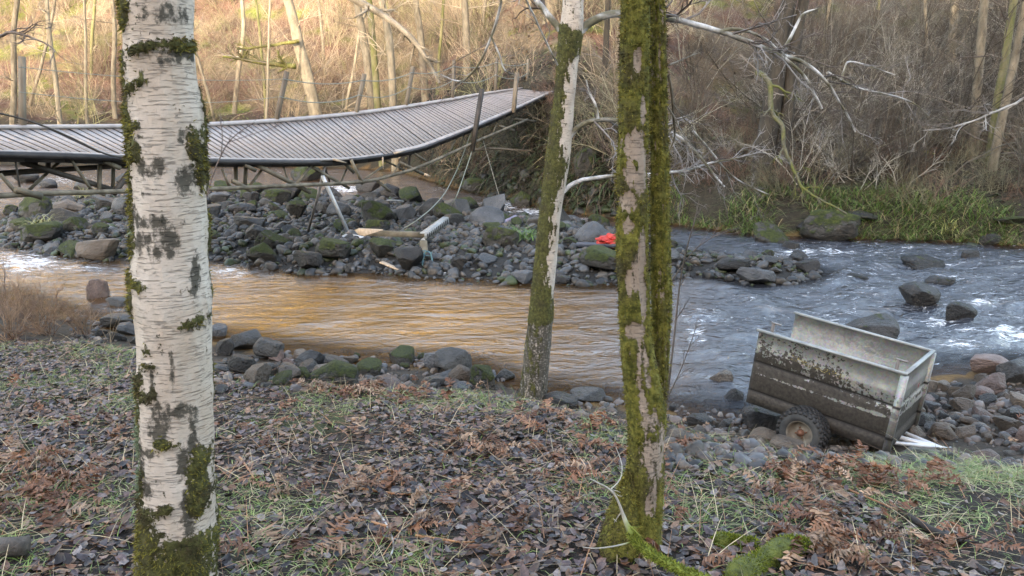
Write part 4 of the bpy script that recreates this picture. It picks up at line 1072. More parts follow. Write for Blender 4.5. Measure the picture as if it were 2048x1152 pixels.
BOULDERS = [  # px of centre, py of foot, width px, height px, material, label
    (1850, 616, 74, 46, 'rock_dark', 'rounded black boulder alone in the riffle right of the trailer'), (1926, 640, 64, 34, 'rock_dark', 'wet shiny boulder with white water behind the round black one'),
    (1756, 682, 108, 40, 'rock_dark', 'broad layered boulder in the river just behind the trailer'), (1985, 752, 76, 40, 'rock_pink', 'rounded brown grey boulder at the right waterside'),
    (2040, 772, 70, 52, 'rock_grey', 'large grey boulder at the right edge by the angular pink stone'), (1992, 790, 58, 42, 'rock_pink', 'angular pink block stone with a flat face, right waterside'),
    (1934, 806, 46, 38, 'rock_tan', 'tan and grey stone standing in shallow water right of the trailer'), (1860, 790, 34, 30, 'rock_tan', 'brown stone tucked against the trailer front corner'), (1856, 815, 36, 22, 'rock_pink', 'smooth pink brick shaped stone beside the trailer front'),
    (1670, 482, 112, 64, 'rock_moss', 'largest mossy boulder below the far grassy bank'), (1546, 490, 78, 46, 'rock_moss', 'domed mossy boulder at the far edge of the riffle'), (1618, 472, 42, 34, 'rock_dark', 'dark boulder between the two mossy far boulders'), (1735, 460, 60, 36, 'rock_dark', 'dark boulder under the grass right of the largest mossy boulder'),
    (1585, 497, 36, 14, 'rock_dark', 'flat wet stone at the foot of the domed mossy boulder'), (1606, 518, 40, 16, 'rock_dark', 'low dark rock parting the white water below the far bank'), (1860, 532, 84, 16, 'rock_dark', 'long low brown rock awash in the right riffle'), (1945, 520, 34, 18, 'rock_dark', 'small dark rock awash far right in the riffle'),
    (1890, 568, 60, 12, 'rock_dark', 'thin rock just breaking the surface right of midstream'), (1720, 560, 46, 10, 'rock_dark', 'narrow wet rock breaking the surface in midstream'), (2030, 470, 60, 36, 'rock_moss', 'mossy boulder at the far right bank edge'), (1985, 490, 40, 22, 'rock_dark', 'dark stone by the far right bank'),
    (190, 596, 42, 38, 'rock_pink', 'purplish upright stone standing in the left shallows'), (236, 612, 62, 16, 'rock_blue', 'flat blue grey stone awash left of the big birch'), (228, 658, 66, 28, 'rock_grey', 'brown block stone at the waterside left of the big birch'), (250, 672, 44, 24, 'rock_blue', 'grey stone touching the left side of the big birch'), (262, 640, 34, 30, 'rock_blue', 'blue grey wedge stone just left of the big birch'),
    (433, 672, 40, 22, 'rock_blue', 'grey stone in water touching the right side of the big birch'), (488, 702, 66, 38, 'rock_grey', 'large dark rounded stone topping the waterside pile'), (532, 722, 62, 44, 'rock_grey', 'dark slanted stone resting right in the waterside pile'), (478, 750, 58, 40, 'rock_dark', 'dark mossy stone at the foot of the waterside pile'), (550, 722, 32, 32, 'rock_pink', 'small brown stone leaning in the waterside pile'),
    (448, 712, 36, 36, 'rock_grey', 'stone at the left end of the waterside pile'), (612, 740, 62, 38, 'rock_blue', 'smooth blue grey dome stone at the waterside'), (662, 775, 104, 50, 'rock_moss', 'wide mossy boulder on the near bank edge'), (520, 755, 60, 24, 'rock_grey', 'long stone at the front of the waterside pile'), (575, 765, 50, 30, 'rock_tan', 'tan stone left of the wide mossy boulder'), (600, 768, 44, 34, 'rock_moss', 'mossy stone against the wide mossy boulder'),
    (734, 756, 60, 32, 'rock_moss', 'green tinged stone right of the wide mossy boulder'), (905, 752, 78, 50, 'rock_grey', 'big dark rounded boulder left of the slender birch'), (868, 742, 44, 36, 'rock_blue', 'blue grey stone leaning on the big dark boulder'), (918, 768, 46, 38, 'rock_tan', 'brown slanted stone in front of the big dark boulder'), (966, 778, 54, 46, 'rock_moss', 'mossy boulder at the foot of the slender birch'), (868, 772, 48, 18, 'rock_grey', 'flat stone below the big dark boulder'), (924, 782, 40, 16, 'rock_blue', 'low grey stone in the grass edge near the slender birch'),
    (1178, 806, 74, 22, 'rock_grey', 'flat dark slab in the shallows right of the slender birch'), (1120, 818, 74, 26, 'rock_grey', 'sloping slab at the foot of the slender birch'), (1445, 770, 50, 26, 'rock_tan', 'brown stone in shallow water left of the trailer'), (1470, 800, 40, 20, 'rock_dark', 'dark stone beside the trailer tail'), (1400, 858, 50, 26, 'rock_grey', 'grey stone at the waterside left of the trailer wheel'), (1530, 860, 80, 40, 'rock_dark', 'dark slab under the trailer left of its wheel'), (1580, 905, 70, 24, 'rock_tan', 'flat brown stone the trailer wheel stands on'),
    (520, 530, 62, 44, 'rock_moss', 'bright mossy boulder at the front left of the gravel bar'), (612, 544, 60, 42, 'rock_dark', 'dark boulder at the waterline of the gravel bar'), (662, 528, 76, 52, 'rock_moss', 'mossy boulder under the prop foot'), (818, 546, 58, 52, 'rock_dark', 'tall dark boulder left of the blue rope tangle'), (1205, 552, 96, 56, 'rock_moss', 'mossy boulder under the blue black board'), (1046, 568, 48, 26, 'rock_blue', 'split rounded grey stone at the water edge by the slender birch'), (918, 545, 34, 34, 'rock_dark', 'dark mossy stone right of the blue rope tangle'),
    (190, 522, 84, 42, 'rock_tan', 'slanting triangular slab at the left of the gravel bar'), (70, 492, 84, 46, 'rock_moss', 'mossy wedge boulder at the left tip of the gravel bar'), (196, 474, 36, 28, 'rock_moss', 'small bright mossy stone on the left gravel bar'), (262, 470, 40, 40, 'rock_blue', 'tall grey stone touching the big birch, on the bar'), (60, 470, 50, 22, 'rock_moss', 'mossy stone above the wedge boulder'), (130, 430, 60, 30, 'rock_tan', 'cracked tan boulder on the left gravel bar'), (245, 432, 60, 36, 'rock_blue', 'grey boulder behind the big birch on the bar'),
    (436, 412, 46, 28, 'rock_blue', 'grey boulder right of the big birch behind the bar'), (500, 408, 34, 26, 'rock_dark', 'dark boulder left of the mossy mound under the bridge'), (548, 412, 62, 34, 'rock_moss', 'mossy mound under the bridge'), (530, 418, 28, 22, 'rock_grey', 'grey upright stone in front of the mossy mound'), (592, 440, 46, 40, 'rock_moss', 'leaning mossy slab in the middle of the bar'), (760, 432, 38, 34, 'rock_grey', 'pyramid shaped grey boulder at the back of the bar'), (810, 442, 40, 34, 'rock_blue', 'pointed blue grey boulder at the back of the bar'), (860, 436, 56, 40, 'rock_dark', 'dark boulder behind the hanging ropes'),
    (770, 400, 62, 34, 'rock_dark', 'dark boulder midstream behind the bar'), (735, 386, 52, 26, 'rock_dark', 'black boulder beside the white water under the bridge'), (605, 362, 66, 34, 'rock_moss', 'flat topped mossy rock in the far channel'), (90, 376, 40, 18, 'rock_blue', 'grey boulder in the far channel under the left of the bridge'), (160, 378, 46, 20, 'rock_grey', 'smooth oval stone in the far channel'), (40, 366, 60, 24, 'rock_dark', 'dark boulder far left under the bridge'), (250, 366, 50, 24, 'rock_dark', 'dark boulder beyond the big birch under the bridge'),
    (1095, 420, 40, 26, 'rock_dark', 'dark stone at the far waterside left of the slender birch'), (1040, 412, 46, 30, 'rock_moss', 'mossy stone at the far waterside below the bridge end'), (950, 385, 60, 30, 'rock_moss', 'long mossy rock at the foot of the dark bank'), (1520, 570, 80, 30, 'rock_blue', 'flat wet grey slab at the right tip of the bar'), (1620, 548, 46, 26, 'rock_dark', 'dark end stone of the bar'), (1470, 550, 70, 34, 'rock_dark', 'dark mossy stone near the right tip of the bar'), (1500, 515, 36, 14, 'rock_blue', 'small grey flat stone on the right of the bar')]
for i, (px, py, w, h, mt, lab) in enumerate(BOULDERS):
    g = gp(px, py); d = g[1] / ray(px, py)[1]
    if g[2] < 0: g = Pz(px, py, 0); d = g[1] / ray(px, py)[1]
    W, Hh = w * d / F, h * d / F
    D = W * rr.uniform(.6, .85)
    g = g + np.array([0, D * .42, 0])
    base = float(H(g[0], g[1]))
    hh = max((g[2] + Hh * .95) - max(base, -.1), .08)
    zc = max(base, -.1) + hh * .45
    rock('boulder', (g[0], g[1], zc), (W, D, hh * 1.12), mt, rr, lab, None, .08, rz=rr.normal(0, .15) + (math.pi if rr.random() < .5 else 0))
    taken.append((g[0], g[1], W * .42))
def scatter(n, region, smin, smax, mats, name, label, group, sink=.3, tries=60, power=2.2):
    made = 0
    sizes = np.sort(smin + (smax - smin) * rr.random(n) ** power)[::-1]
    for s in sizes:
        for _ in range(tries):
            x, y = region()
            if name != 'cobble' and H(x, y) < -.12: continue
            if all((x - a) ** 2 + (y - b) ** 2 > (c + s * .42) ** 2 for a, b, c in taken):
                flat = rr.uniform(.45, .85)
                z = float(H(x, y))
                rock(name, (x, y, max(z, -.12) + s * flat * (.5 - sink)), (s, s * rr.uniform(.6, .95), s * flat), mats[int(rr.integers(len(mats)))], rr, label, group)
                taken.append((x, y, s * .42)); made += 1
                break
    return made
ix0, iy0, ix1, iy1 = ISLE[:, 0].min(), ISLE[:, 1].min(), ISLE[:, 0].max(), ISLE[:, 1].max()
def in_isle(m=-.1):
    while True:
        x, y = rr.uniform(ix0, ix1), rr.uniform(iy0, iy1)
        if isle_sd(np.array(x), np.array(y)) > m and abs(x / y) < .72: return x, y
def by_px(x0, x1, y0, y1):
    def f():
        g = gp(rr.uniform(x0, x1), rr.uniform(y0, y1)); return g[0], g[1]
    return f
scatter(165, in_isle, .26, 1.0, ['rock_grey', 'rock_grey', 'rock_blue', 'rock_dark', 'rock_moss', 'rock_moss', 'rock_moss'], 'cobble', 'grey or mossy river stone heaped among others on the gravel bar', 'river stones on the gravel bar')
scatter(42, by_px(425, 1010, 712, 782), .12, .42, ['rock_grey', 'rock_blue', 'rock_tan', 'rock_pink', 'rock_moss'], 'bank_stone', 'smaller stone in the loose line along the near water edge left of the slender birch', 'stones along the near water edge')
scatter(95, by_px(1800, 2090, 770, 925), .09, .32, ['rock_grey', 'rock_blue', 'rock_pink', 'rock_tan', 'rock_tan'], 'shore_stone', 'brown or grey stone on the stony shore right of the trailer', 'stones on the shore right of the trailer', .25)
scatter(22, by_px(1340, 1560, 790, 895), .08, .3, ['rock_grey', 'rock_dark', 'rock_tan'], 'shore_stone', 'dark wet stone in the muddy shallows left of the trailer', 'stones in the shallows left of the trailer')
scatter(12, by_px(150, 275, 620, 690), .12, .3, ['rock_blue', 'rock_grey', 'rock_dark'], 'bank_stone', 'stone in the left shallows beside the big birch', 'stones in the left shallows')
# loose small stones nobody could count
SM = [rock_shape(50 + i, 2, 9, .3) for i in range(8)]
def pebbles(name, pts, smin, smax, label, cols, seed, sink=.3):
    rng = np.random.default_rng(seed); Vs, Fs, Cs, n = [], [], [], 0
    pts = np.array(pts); k = rng.integers(8, size=len(pts))
    z = np.maximum(H(pts[:, 0], pts[:, 1]), -.5)
    for q in range(8):
        m = np.where(k == q)[0]
        if not len(m): continue
        V, Fc = SM[q]
        s = smin + (smax - smin) * rng.random(len(m)) ** 2.2
        fl = rng.uniform(.45, .85, len(m)); a = rng.uniform(0, 6.28, len(m))
        tx = rng.normal(0, .25, len(m))
        W = V[None] * np.stack([s, s * rng.uniform(.6, 1, len(m)), s * fl], 1)[:, None]
        W = np.stack([W[..., 0], W[..., 1] * np.cos(tx)[:, None] - W[..., 2] * np.sin(tx)[:, None], W[..., 1] * np.sin(tx)[:, None] + W[..., 2] * np.cos(tx)[:, None]], -1)
        X = W[..., 0] * np.cos(a)[:, None] - W[..., 1] * np.sin(a)[:, None] + pts[m, 0][:, None]
        Y = W[..., 0] * np.sin(a)[:, None] + W[..., 1] * np.cos(a)[:, None] + pts[m, 1][:, None]
        Z = W[..., 2] + (z[m] + s * fl * (.5 - sink))[:, None]
        Vs.append(np.stack([X, Y, Z], -1).reshape(-1, 3))
        Fs.append((Fc[None] + (np.arange(len(m)) * len(V))[:, None, None]).reshape(-1, 3) + n); n += len(m) * len(V)
        c = np.array(cols)[rng.integers(len(cols), size=len(m))] * rng.uniform(.5, 1.5, (len(m), 1))
        Cs.append(np.repeat(c, len(V), 0))
    return tag(mk(name, np.concatenate(Vs), [np.concatenate(Fs)], MAT['rock_stuff'], col=np.concatenate(Cs), smooth=True), label, 'gravel', kind='stuff')
GREYS = [(.045, .045, .045), (.06, .062, .064), (.03, .03, .03), (.028, .038, .014), (.062, .054, .045)]
pebbles('gravel', [in_isle(-.25) for _ in range(8500)], .08, .30, 'small stones filling the gravel bar between the larger ones', GREYS, 1)
pp = [by_px(1330, 2090, 765, 940)() for _ in range(1500)] + [by_px(420, 1010, 705, 785)() for _ in range(520)] + [by_px(140, 280, 600, 690)() for _ in range(120)] + [by_px(1040, 1330, 770, 840)() for _ in range(260)] + [by_px(2060, 2700, 745, 985)() for _ in range(1300)]
da_, db_ = TM @ Vector((TL, TW * .5, 0)), TM @ Vector((TL + .6, TW * .5, 0))
def off_bar(q):
    ab = np.array([db_.x - da_.x, db_.y - da_.y]); ap = np.array([q[0] - da_.x, q[1] - da_.y]); t_ = min(max(ap @ ab / (ab @ ab), -.2), 1.2)
    e = ap - t_ * ab
    return math.hypot(*e) > .17 and not (.0 < -(e[1]) < .5 and abs(e[0]) < .25)
pp = [q for q in pp if off_bar(q)]
pebbles('shore_gravel', pp, .03, .15, 'small stones and shingle along the near shore', [(.085, .072, .066), (.10, .08, .07), (.06, .06, .063), (.12, .098, .08), (.04, .038, .035)], 2)
wet = [q for q in [by_px(0, 400, 530, 680)() for _ in range(160)] + [by_px(0, 1250, 340, 420)() for _ in range(420)] + [by_px(900, 2040, 425, 500)() for _ in range(150)] if H(q[0], q[1]) < -.08]
pebbles('bed_stones', wet, .15, .45, 'stones lying in and just above the river bed', [(.04, .04, .04), (.055, .05, .046), (.03, .036, .02)], 3, .5)

pebbles('bank_rubble', [by_px(880, 1240, 340, 430)() for _ in range(150)], .15, .5, 'dark stones bedded in the steep bank under the bridge end', [(.03, .03, .028), (.045, .042, .038), (.03, .04, .015)], 4, .4)

# ------------------------------------------------------------------ the far bank: trees
def far_tree(name, label, pts, r0, r1, mat, seed, group=None, subs=(9, 6, 4), base=None, crown_from=.25, bcol=((.34, .29, .22), (.16, .13, .10)), bl=2.6, br=.028):
    """pts: pixels from foot to the top of the frame; the stem stands upright at its foot's distance and carries on above"""
    rng = np.random.default_rng(seed)
    g = gp(*pts[0]) if base is None else np.array(base, float)
    y0 = g[1]
    p = [Py(a, b, y0 + rng.normal(0, .05)) for a, b in pts]
    if base is not None: p[0] = g
    d = unit(p[-1] - p[-2]); d[2] = abs(d[2])
    for k in range(5): d = unit(d + rng.normal(0, .06, 3) + [0, 0, .1]); p.append(p[-1] + d * 1.5)
    p = smoothpath(np.array([p[0] - [0, 0, .5]] + p), 3)
    p[2:] += np.cumsum(rng.normal(0, .012, p[2:].shape), 0)
    n = len(p); t = np.linspace(0, 1, n)
    scale = y0 / .97 / F
    rad = (r0 * (1 - t) + r1 * .45 * t) * scale
    rad[:2] *= 1.35; rad[2] *= 1.12
    root = empty(name, g, label, 'tree', group)
    m = MB(); m.tube(p - g, rad, 12); m.build('trunk', MAT[mat], root, smooth=True)
    out = []
    for k in range(subs[0]):
        q = rng.uniform(crown_from, .97); i = min(int(q * (n - 1)), n - 2)
        a = rng.uniform(0, 6.28); e = unit(np.array([math.cos(a), math.sin(a), rng.uniform(.1, .9)]))
        grow(rng, p[i], e, bl * rng.uniform(.5, 1.2) * (1.1 - .4 * q), max(min(br, rad[i] * .5), .008), subs[1:], out, .2, .02, 6, .9, .3, .5, .15)
    V, Q = polys_mesh([(a - g, b) for a, b in out], 4)
    c0 = np.array(bcol[0]) if rng.random() < .5 else (np.array(bcol[0]) + np.array(bcol[1])) / 2
    k_ = sstep(-.2, .2, fbm(V[:, 0], V[:, 1], V[:, 2], seed))[:, None]
    mk('crown', V, [Q], MAT['twig'], root, col=c0 * k_ + np.array(bcol[1]) * (1 - k_), smooth=True)
    return root
def depth_base(px, Y):                     # foot on the ground at distance Y under pixel column px
    x = (px - 1024) / F * Y * .98
    return (x, Y, float(H(x, Y)))
TREES = [
    ('bare_tree', 'sunlit pale trunk leaning left just above the sagging deck, with a mossy low limb', [(632, 235), (612, 140), (600, 100), (588, 50), (574, 0)], 13, 10, 'bark_pale', depth_base(640, 40)),
    ('bare_tree', 'slim grey trunk, left one of three close together behind the bridge middle', [(748, 222), (738, 140), (728, 80), (714, 0)], 9, 7, 'bark_grey', depth_base(748, 38)),
    ('bare_tree', 'slim mossy trunk, middle one of three close together behind the bridge middle', [(762, 226), (748, 130), (742, 60), (736, 0)], 7.5, 6, 'bark_moss', depth_base(762, 37)),
    ('bare_tree', 'slim trunk sunlit at its foot, right one of three close together behind the bridge middle', [(788, 218), (784, 140), (776, 60), (768, 20), (755, -20)], 8, 8, 'bark_pale', depth_base(788, 36)),
    ('bare_tree', 'grey trunk behind the second and third far handrail posts', [(852, 200), (846, 110), (838, 50), (830, 0)], 7.5, 6, 'bark_grey', depth_base(852, 39)),
    ('bare_tree', 'straight grey trunk right of the middle of the bridge climb', [(936, 192), (933, 110), (931, 50), (929, 0)], 8, 7, 'bark_grey', depth_base(936, 37)),
    ('bare_tree', 'pale sunlit trunk left of the slender birch top', [(1074, 165), (1070, 110), (1062, 50), (1058, 0)], 9, 8, 'bark_pale', depth_base(1074, 41)),
    ('bare_tree', 'thick pale sunlit trunk directly left of the slender birch top', [(1082, 168), (1090, 110), (1098, 50), (1104, 0)], 15, 13, 'bark_pale', depth_base(1082, 39)),
    ('bare_tree', 'thin dark trunk between the slender birch and the twin stemmed tree', [(1203, 228), (1208, 150), (1214, 80), (1218, 0)], 7, 5, 'bark_dark', depth_base(1203, 30)),
    ('bare_tree', 'thin pale sunlit trunk just right of the twin stemmed tree top', [(1346, 150), (1345, 90), (1346, 40), (1348, 0)], 5, 4.5, 'bark_pale', depth_base(1346, 42)),
    ('bare_tree', 'mossy pale trunk left of the big dark alders', [(1443, 110), (1448, 60), (1456, 0)], 7, 6, 'bark_moss', depth_base(1443, 43)),
    ('bare_tree', 'biggest dark leaning alder trunk on the far bank', [(1520, 352), (1538, 260), (1552, 150), (1565, 70), (1582, 0)], 21, 15, 'bark_dark', None),
    ('bare_tree', 'dark trunk right beside the biggest leaning alder', [(1556, 345), (1572, 230), (1584, 140), (1596, 60), (1608, 0)], 14, 11, 'bark_dark', None),
    ('bare_tree', 'pale sunlit trunk standing alone high on the right slope', [(1894, 170), (1898, 110), (1902, 50), (1905, 0)], 9, 8, 'bark_pale', depth_base(1893, 33)),
    ('bare_tree', 'straight grey trunk left of the leaning pair at the far right', [(1944, 318), (1952, 220), (1960, 120), (1968, 0)], 10, 8.5, 'bark_grey', None),
    ('bare_tree', 'leaning green grey trunk, left of the leaning pair at the far right', [(1978, 322), (1992, 220), (2008, 120), (2026, 0)], 9, 8, 'bark_moss', None),
    ('bare_tree', 'leaning grey trunk, right of the leaning pair at the far right', [(1984, 338), (2006, 230), (2030, 110), (2050, 10)], 9, 8, 'bark_grey', None),
    ('bare_tree', 'dark trunk cut by the right edge of the view', [(2044, 260), (2048, 180), (2056, 60), (2060, 0)], 13, 12, 'bark_dark', None),
    ('bare_tree', 'pale trunk above the dark alder pair, behind them', [(1500, 70), (1515, 30), (1530, -10)], 6, 5, 'bark_pale', depth_base(1500, 47)),
    ('bare_tree', 'thin trunk in the sunlit thicket left of the big birch', [(118, 245), (112, 160), (100, 80), (92, 0)], 5, 4, 'bark_pale', depth_base(118, 40)),
    ('bare_tree', 'crooked trunk in the sunlit thicket near the left edge', [(20, 240), (30, 160), (24, 70), (36, 0)], 6, 5, 'bark_grey', depth_base(20, 41)),
    ('bare_tree', 'slim trunk seen just left of the big birch', [(232, 245), (226, 150), (232, 70), (224, 0)], 5, 4, 'bark_grey', depth_base(232, 43)),
    ('bare_tree', 'slim trunk seen just right of the big birch', [(470, 235), (478, 140), (490, 60), (486, 0)], 5, 4, 'bark_pale', depth_base(470, 44)),
    ('bare_tree', 'thin upright trunk above the right end of the deck', [(1010, 150), (1006, 80), (1008, 0)], 5, 4.5, 'bark_grey', depth_base(1010, 46)),
]
FEET = []
for i, (nm, lab, pts, r0, r1, mt, base) in enumerate(TREES):
    fb = gp(*pts[0]) if base is None else base
    FEET.append((fb[0], fb[1], .012 + r0 / F))
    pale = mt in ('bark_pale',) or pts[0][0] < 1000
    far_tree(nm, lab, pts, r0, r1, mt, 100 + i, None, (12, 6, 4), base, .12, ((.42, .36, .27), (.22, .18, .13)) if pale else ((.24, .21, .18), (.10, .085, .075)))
rs = np.random.default_rng(77)
for k in range(26):
    px = [60, 170, 205, 430, 520, 545, 660, 690, 880, 970, 1130, 1180, 1380, 1410, 1490, 1640, 1690, 1730, 1780, 1830, 1870, 1930, 300, 800, 1250, 2010][k] + rs.normal(0, 6)
    Y = rs.uniform(34, 54) if px < 1350 else rs.uniform(28, 46)
    b = depth_base(px, Y); pxb, pyb, _ = project(np.array(b[0]), np.array(b[1]), np.array(b[2]))
    ln = rs.normal(0, .12)
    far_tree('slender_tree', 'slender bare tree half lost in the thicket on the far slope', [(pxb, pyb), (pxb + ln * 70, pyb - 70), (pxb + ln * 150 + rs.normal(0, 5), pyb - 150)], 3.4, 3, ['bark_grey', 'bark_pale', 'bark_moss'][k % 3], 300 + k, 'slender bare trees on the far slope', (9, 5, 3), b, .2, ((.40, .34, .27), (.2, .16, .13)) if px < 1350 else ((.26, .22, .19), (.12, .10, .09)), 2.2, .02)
# limbs that reach out over the water
def limb(name, pts, y, r0, r1, subs, colf, label, seed, L=1.2, cat='branch'):
    rng = np.random.default_rng(seed); p = smoothpath(pxpath(pts, y)); g = p[0].copy()
    d = np.mean(y) / .97; rad = np.linspace(r0, r1, len(p)) * d / F
    p[1:] += np.cumsum(rng.normal(0, .012, p[1:].shape), 0)
    out = [(p, rad)]; sprout(rng, p, rad, L, subs, out, .24, 0, 6, 1.0, .5, .1)
    V, Q = polys_mesh([(a - g, b) for a, b in out], 5)
    o = mk(name, V, [Q], MAT['twig'], col=colf(V), smooth=True, loc=g)
    return tag(o, label, cat)
limb('arching_limb', [(690, -10), (730, 10), (775, 35), (810, 62), (840, 95), (865, 135), (880, 165)], [33, 32], 8, 3, (9, 5, 3), pale_or_dark((.30, .26, .20), (.14, .12, .09), 3), 'long brown limb arching down to the right above the middle of the bridge', 401, 2.2)
limb('mossy_limb', [(592, 132), (560, 128), (520, 124), (480, 118), (445, 112)], [39.5, 39], 6, 2, (9, 6, 3), pale_or_dark((.13, .135, .035), (.08, .075, .03), 3), 'mossy green limb reaching left from the sunlit leaning trunk', 402, 2.0)
limb('mossy_limb', [(598, 82), (560, 88), (520, 92), (470, 96)], [39.5, 39], 4, 1.5, (7, 6, 3), pale_or_dark((.16, .155, .04), (.09, .085, .03), 3), 'upper bright mossy limb on the sunlit leaning trunk', 403, 2.0)
limb('crooked_limb', [(1512, 145), (1530, 152), (1540, 175), (1536, 215), (1542, 232), (1556, 245), (1556, 285), (1566, 310), (1578, 335), (1588, 352), (1592, 372), (1606, 382), (1640, 400), (1680, 424)], [19.5, 18.2], 6, 1.8, (10, 6, 3), pale_or_dark((.11, .12, .03), (.10, .095, .065), 5), 'crooked mossy limb hanging in front of the big alder towards the water', 404, 1.3)
limb('drooping_limb', [(2060, 190), (2020, 210), (1960, 240), (1900, 255), (1840, 262)], [13, 12.5], 3, 1, (10, 5, 3), pale_or_dark((.30, .29, .27), (.13, .11, .10), 3), 'thin grey limb entering from the right edge above the bank', 405, 1.2)
limb('drooping_limb', [(-10, 75), (30, 62), (70, 80), (110, 110)], [14, 13.5], 3.4, 1.2, (9, 5, 3), pale_or_dark((.2, .17, .14), (.10, .08, .07), 3), 'thin dark limb entering from the upper left edge', 406, 1.4)
limb('fallen_log', [(1822, 296), (1845, 306), (1866, 317)], [24, 23.6], 9, 8, (), pale_or_dark((.24, .24, .07), (.16, .16, .06), 3), 'short mossy green log lying on the far bank', 407, cat='log')
limb('fallen_log', [(940, 300), (1000, 352 - 60), (1060, 300)], [26.5, 26], 3, 2, (6, 4), pale_or_dark((.2, .17, .13), (.1, .08, .06), 3), 'thin fallen branch on the dark bank under the bridge end', 408, cat='log')
rock('rock_outcrop', gp(1800, 185) + [0, 0, .2], (1.4, 1.0, .9), 'rock_tan', rr, 'left pale rock block high on the right slope', None, .15)
rock('rock_outcrop', gp(1838, 190) + [0, 0, .3], (1.5, 1.0, 1.0), 'rock_tan', rr, 'right pale rock block high on the right slope', None, .15)
rock('mossy_stump', gp(1170, 345) + [0, 0, .3], (.7, .6, 1.0), 'rock_moss', rr, 'pale green mossy stump on the bank right of the slender birch', None, .1)

# ------------------------------------------------------------------ thicket, leaf litter and grass on the far bank (uncountable)
def bush(seed, n, h, r, subs):
    rng = np.random.default_rng(seed); out = []
    for _ in range(n):
        a = rng.uniform(0, 6.28); sp_ = rng.uniform(.15, .9)
        grow(rng, (rng.normal(0, .25), rng.normal(0, .25), -.1), (math.cos(a) * sp_, math.sin(a) * sp_, 1), h * rng.uniform(.5, 1.1), r, subs, out, .2, -.03, 5, .8, .4, .55, .2)
    return polys_mesh(out, 3)
def replicate(variants, pts, scale, colours, name, mat, label, cat, seed, zoff=0.0, tilt=.15):
    rng = np.random.default_rng(seed); Vs, Qs, Cs, n = [], [], [], 0
    pts = np.asarray(pts); k = rng.integers(len(variants), size=len(pts)); z = H(pts[:, 0], pts[:, 1]) + zoff
    for q, (V, Q) in enumerate(variants):
        m = np.where(k == q)[0]
        if not len(m): continue
        s = scale[m]; a = rng.uniform(0, 6.28, len(m)); tx = rng.normal(0, tilt, len(m))[:, None]
        W = V[None] * s[:, None, None]
        W = np.stack([W[..., 0], W[..., 1] * np.cos(tx) - W[..., 2] * np.sin(tx), W[..., 1] * np.sin(tx) + W[..., 2] * np.cos(tx)], -1)
        X = W[..., 0] * np.cos(a)[:, None] - W[..., 1] * np.sin(a)[:, None] + pts[m, 0][:, None]
        Y = W[..., 0] * np.sin(a)[:, None] + W[..., 1] * np.cos(a)[:, None] + pts[m, 1][:, None]
        Vs.append(np.stack([X, Y, W[..., 2] + z[m][:, None]], -1).reshape(-1, 3))
        Qs.append((Q[None] + (np.arange(len(m)) * len(V))[:, None, None]).reshape(-1, Q.shape[1]) + n); n += len(m) * len(V)
        Cs.append(np.repeat(colours[m] * rng.uniform(.45, 1.45, (len(m), 1)), len(V), 0))
    return tag(mk(name, np.concatenate(Vs), [np.concatenate(Qs)], mat, col=np.concatenate(Cs)), label, cat, kind='stuff')
rng = np.random.default_rng(12)
BUSH = [bush(500 + i, [9, 12, 8][i % 3], [1.5, 1.1, 2.2][i % 3], .0145, (6, 3)) for i in range(9)]
def far_points(n, smax, umin=-.78, umax=.78, smin=.6, pw=1.3):
    u = rng.uniform(umin, umax, n); out = []
    for uu in u:
        # walk out along the sight line until past the far shore
        Y = np.linspace(14, 46, 160); k = np.argmax(Y > np.interp(uu * Y, FAR[:, 0], FAR[:, 1]))
        y = Y[k] + smin + smax * rng.random() ** pw; out.append((uu * y, y))
    return np.array(out)
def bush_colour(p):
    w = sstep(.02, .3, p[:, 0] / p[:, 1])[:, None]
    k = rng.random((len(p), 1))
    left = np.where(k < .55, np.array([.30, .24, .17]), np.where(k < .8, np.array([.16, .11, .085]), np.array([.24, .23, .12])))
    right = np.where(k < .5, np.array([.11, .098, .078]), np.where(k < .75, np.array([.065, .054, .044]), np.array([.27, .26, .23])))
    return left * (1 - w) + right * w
pL = far_points(620, 26, -.78, .12, 1.0, 1.0)
pR = np.concatenate([far_points(430, 19, .1, .8, 1.0, 1.1), far_points(150, 4.5, -.12, .2, .6, 1.0)])
pts = np.concatenate([pL, pR])
uu = pts[:, 0] / pts[:, 1]
def clear(p, near=.0):
    u = p[:, 0] / p[:, 1]; bad = np.zeros(len(p), bool)
    for x_, y_, w_ in FEET: bad |= (np.abs(u - x_ / y_) < w_) & (p[:, 1] < y_ + .3)
    a, b = np.array([XF, DF * .97]), np.array([XF + .48 * 21, (DF + .88 * 21) * .97])
    t = np.clip(((p - a) @ (b - a)) / ((b - a) @ (b - a)), 0, 1)
    bad |= np.linalg.norm(p - a - t[:, None] * (b - a) - np.array([.6, -.3]), axis=1) < 2.2
    gaps = fbm(p[:, 0] * .35, p[:, 1] * .35, 0, 63) < -.22
    return p[~(bad | gaps)]
pts = clear(pts)
low = np.concatenate([far_points(330, 5.5, .16, .8, .7, 1.0), far_points(80, 4.0, -.07, .14, .6, 1.0)])
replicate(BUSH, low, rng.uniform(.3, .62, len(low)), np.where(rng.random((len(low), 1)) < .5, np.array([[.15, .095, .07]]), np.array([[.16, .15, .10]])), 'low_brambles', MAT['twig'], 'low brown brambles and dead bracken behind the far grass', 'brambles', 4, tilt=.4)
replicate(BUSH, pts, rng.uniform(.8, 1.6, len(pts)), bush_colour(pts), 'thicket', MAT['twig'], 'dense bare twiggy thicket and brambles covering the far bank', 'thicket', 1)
TALL = [bush(540 + i, 6, [3.6, 4.6, 3.0][i], .017, (9, 5, 4)) for i in range(3)]
pT = clear(np.concatenate([far_points(120, 22, -.75, .1, 1.5, 1.0), far_points(75, 15, .12, .78, 2, 1.0)]))
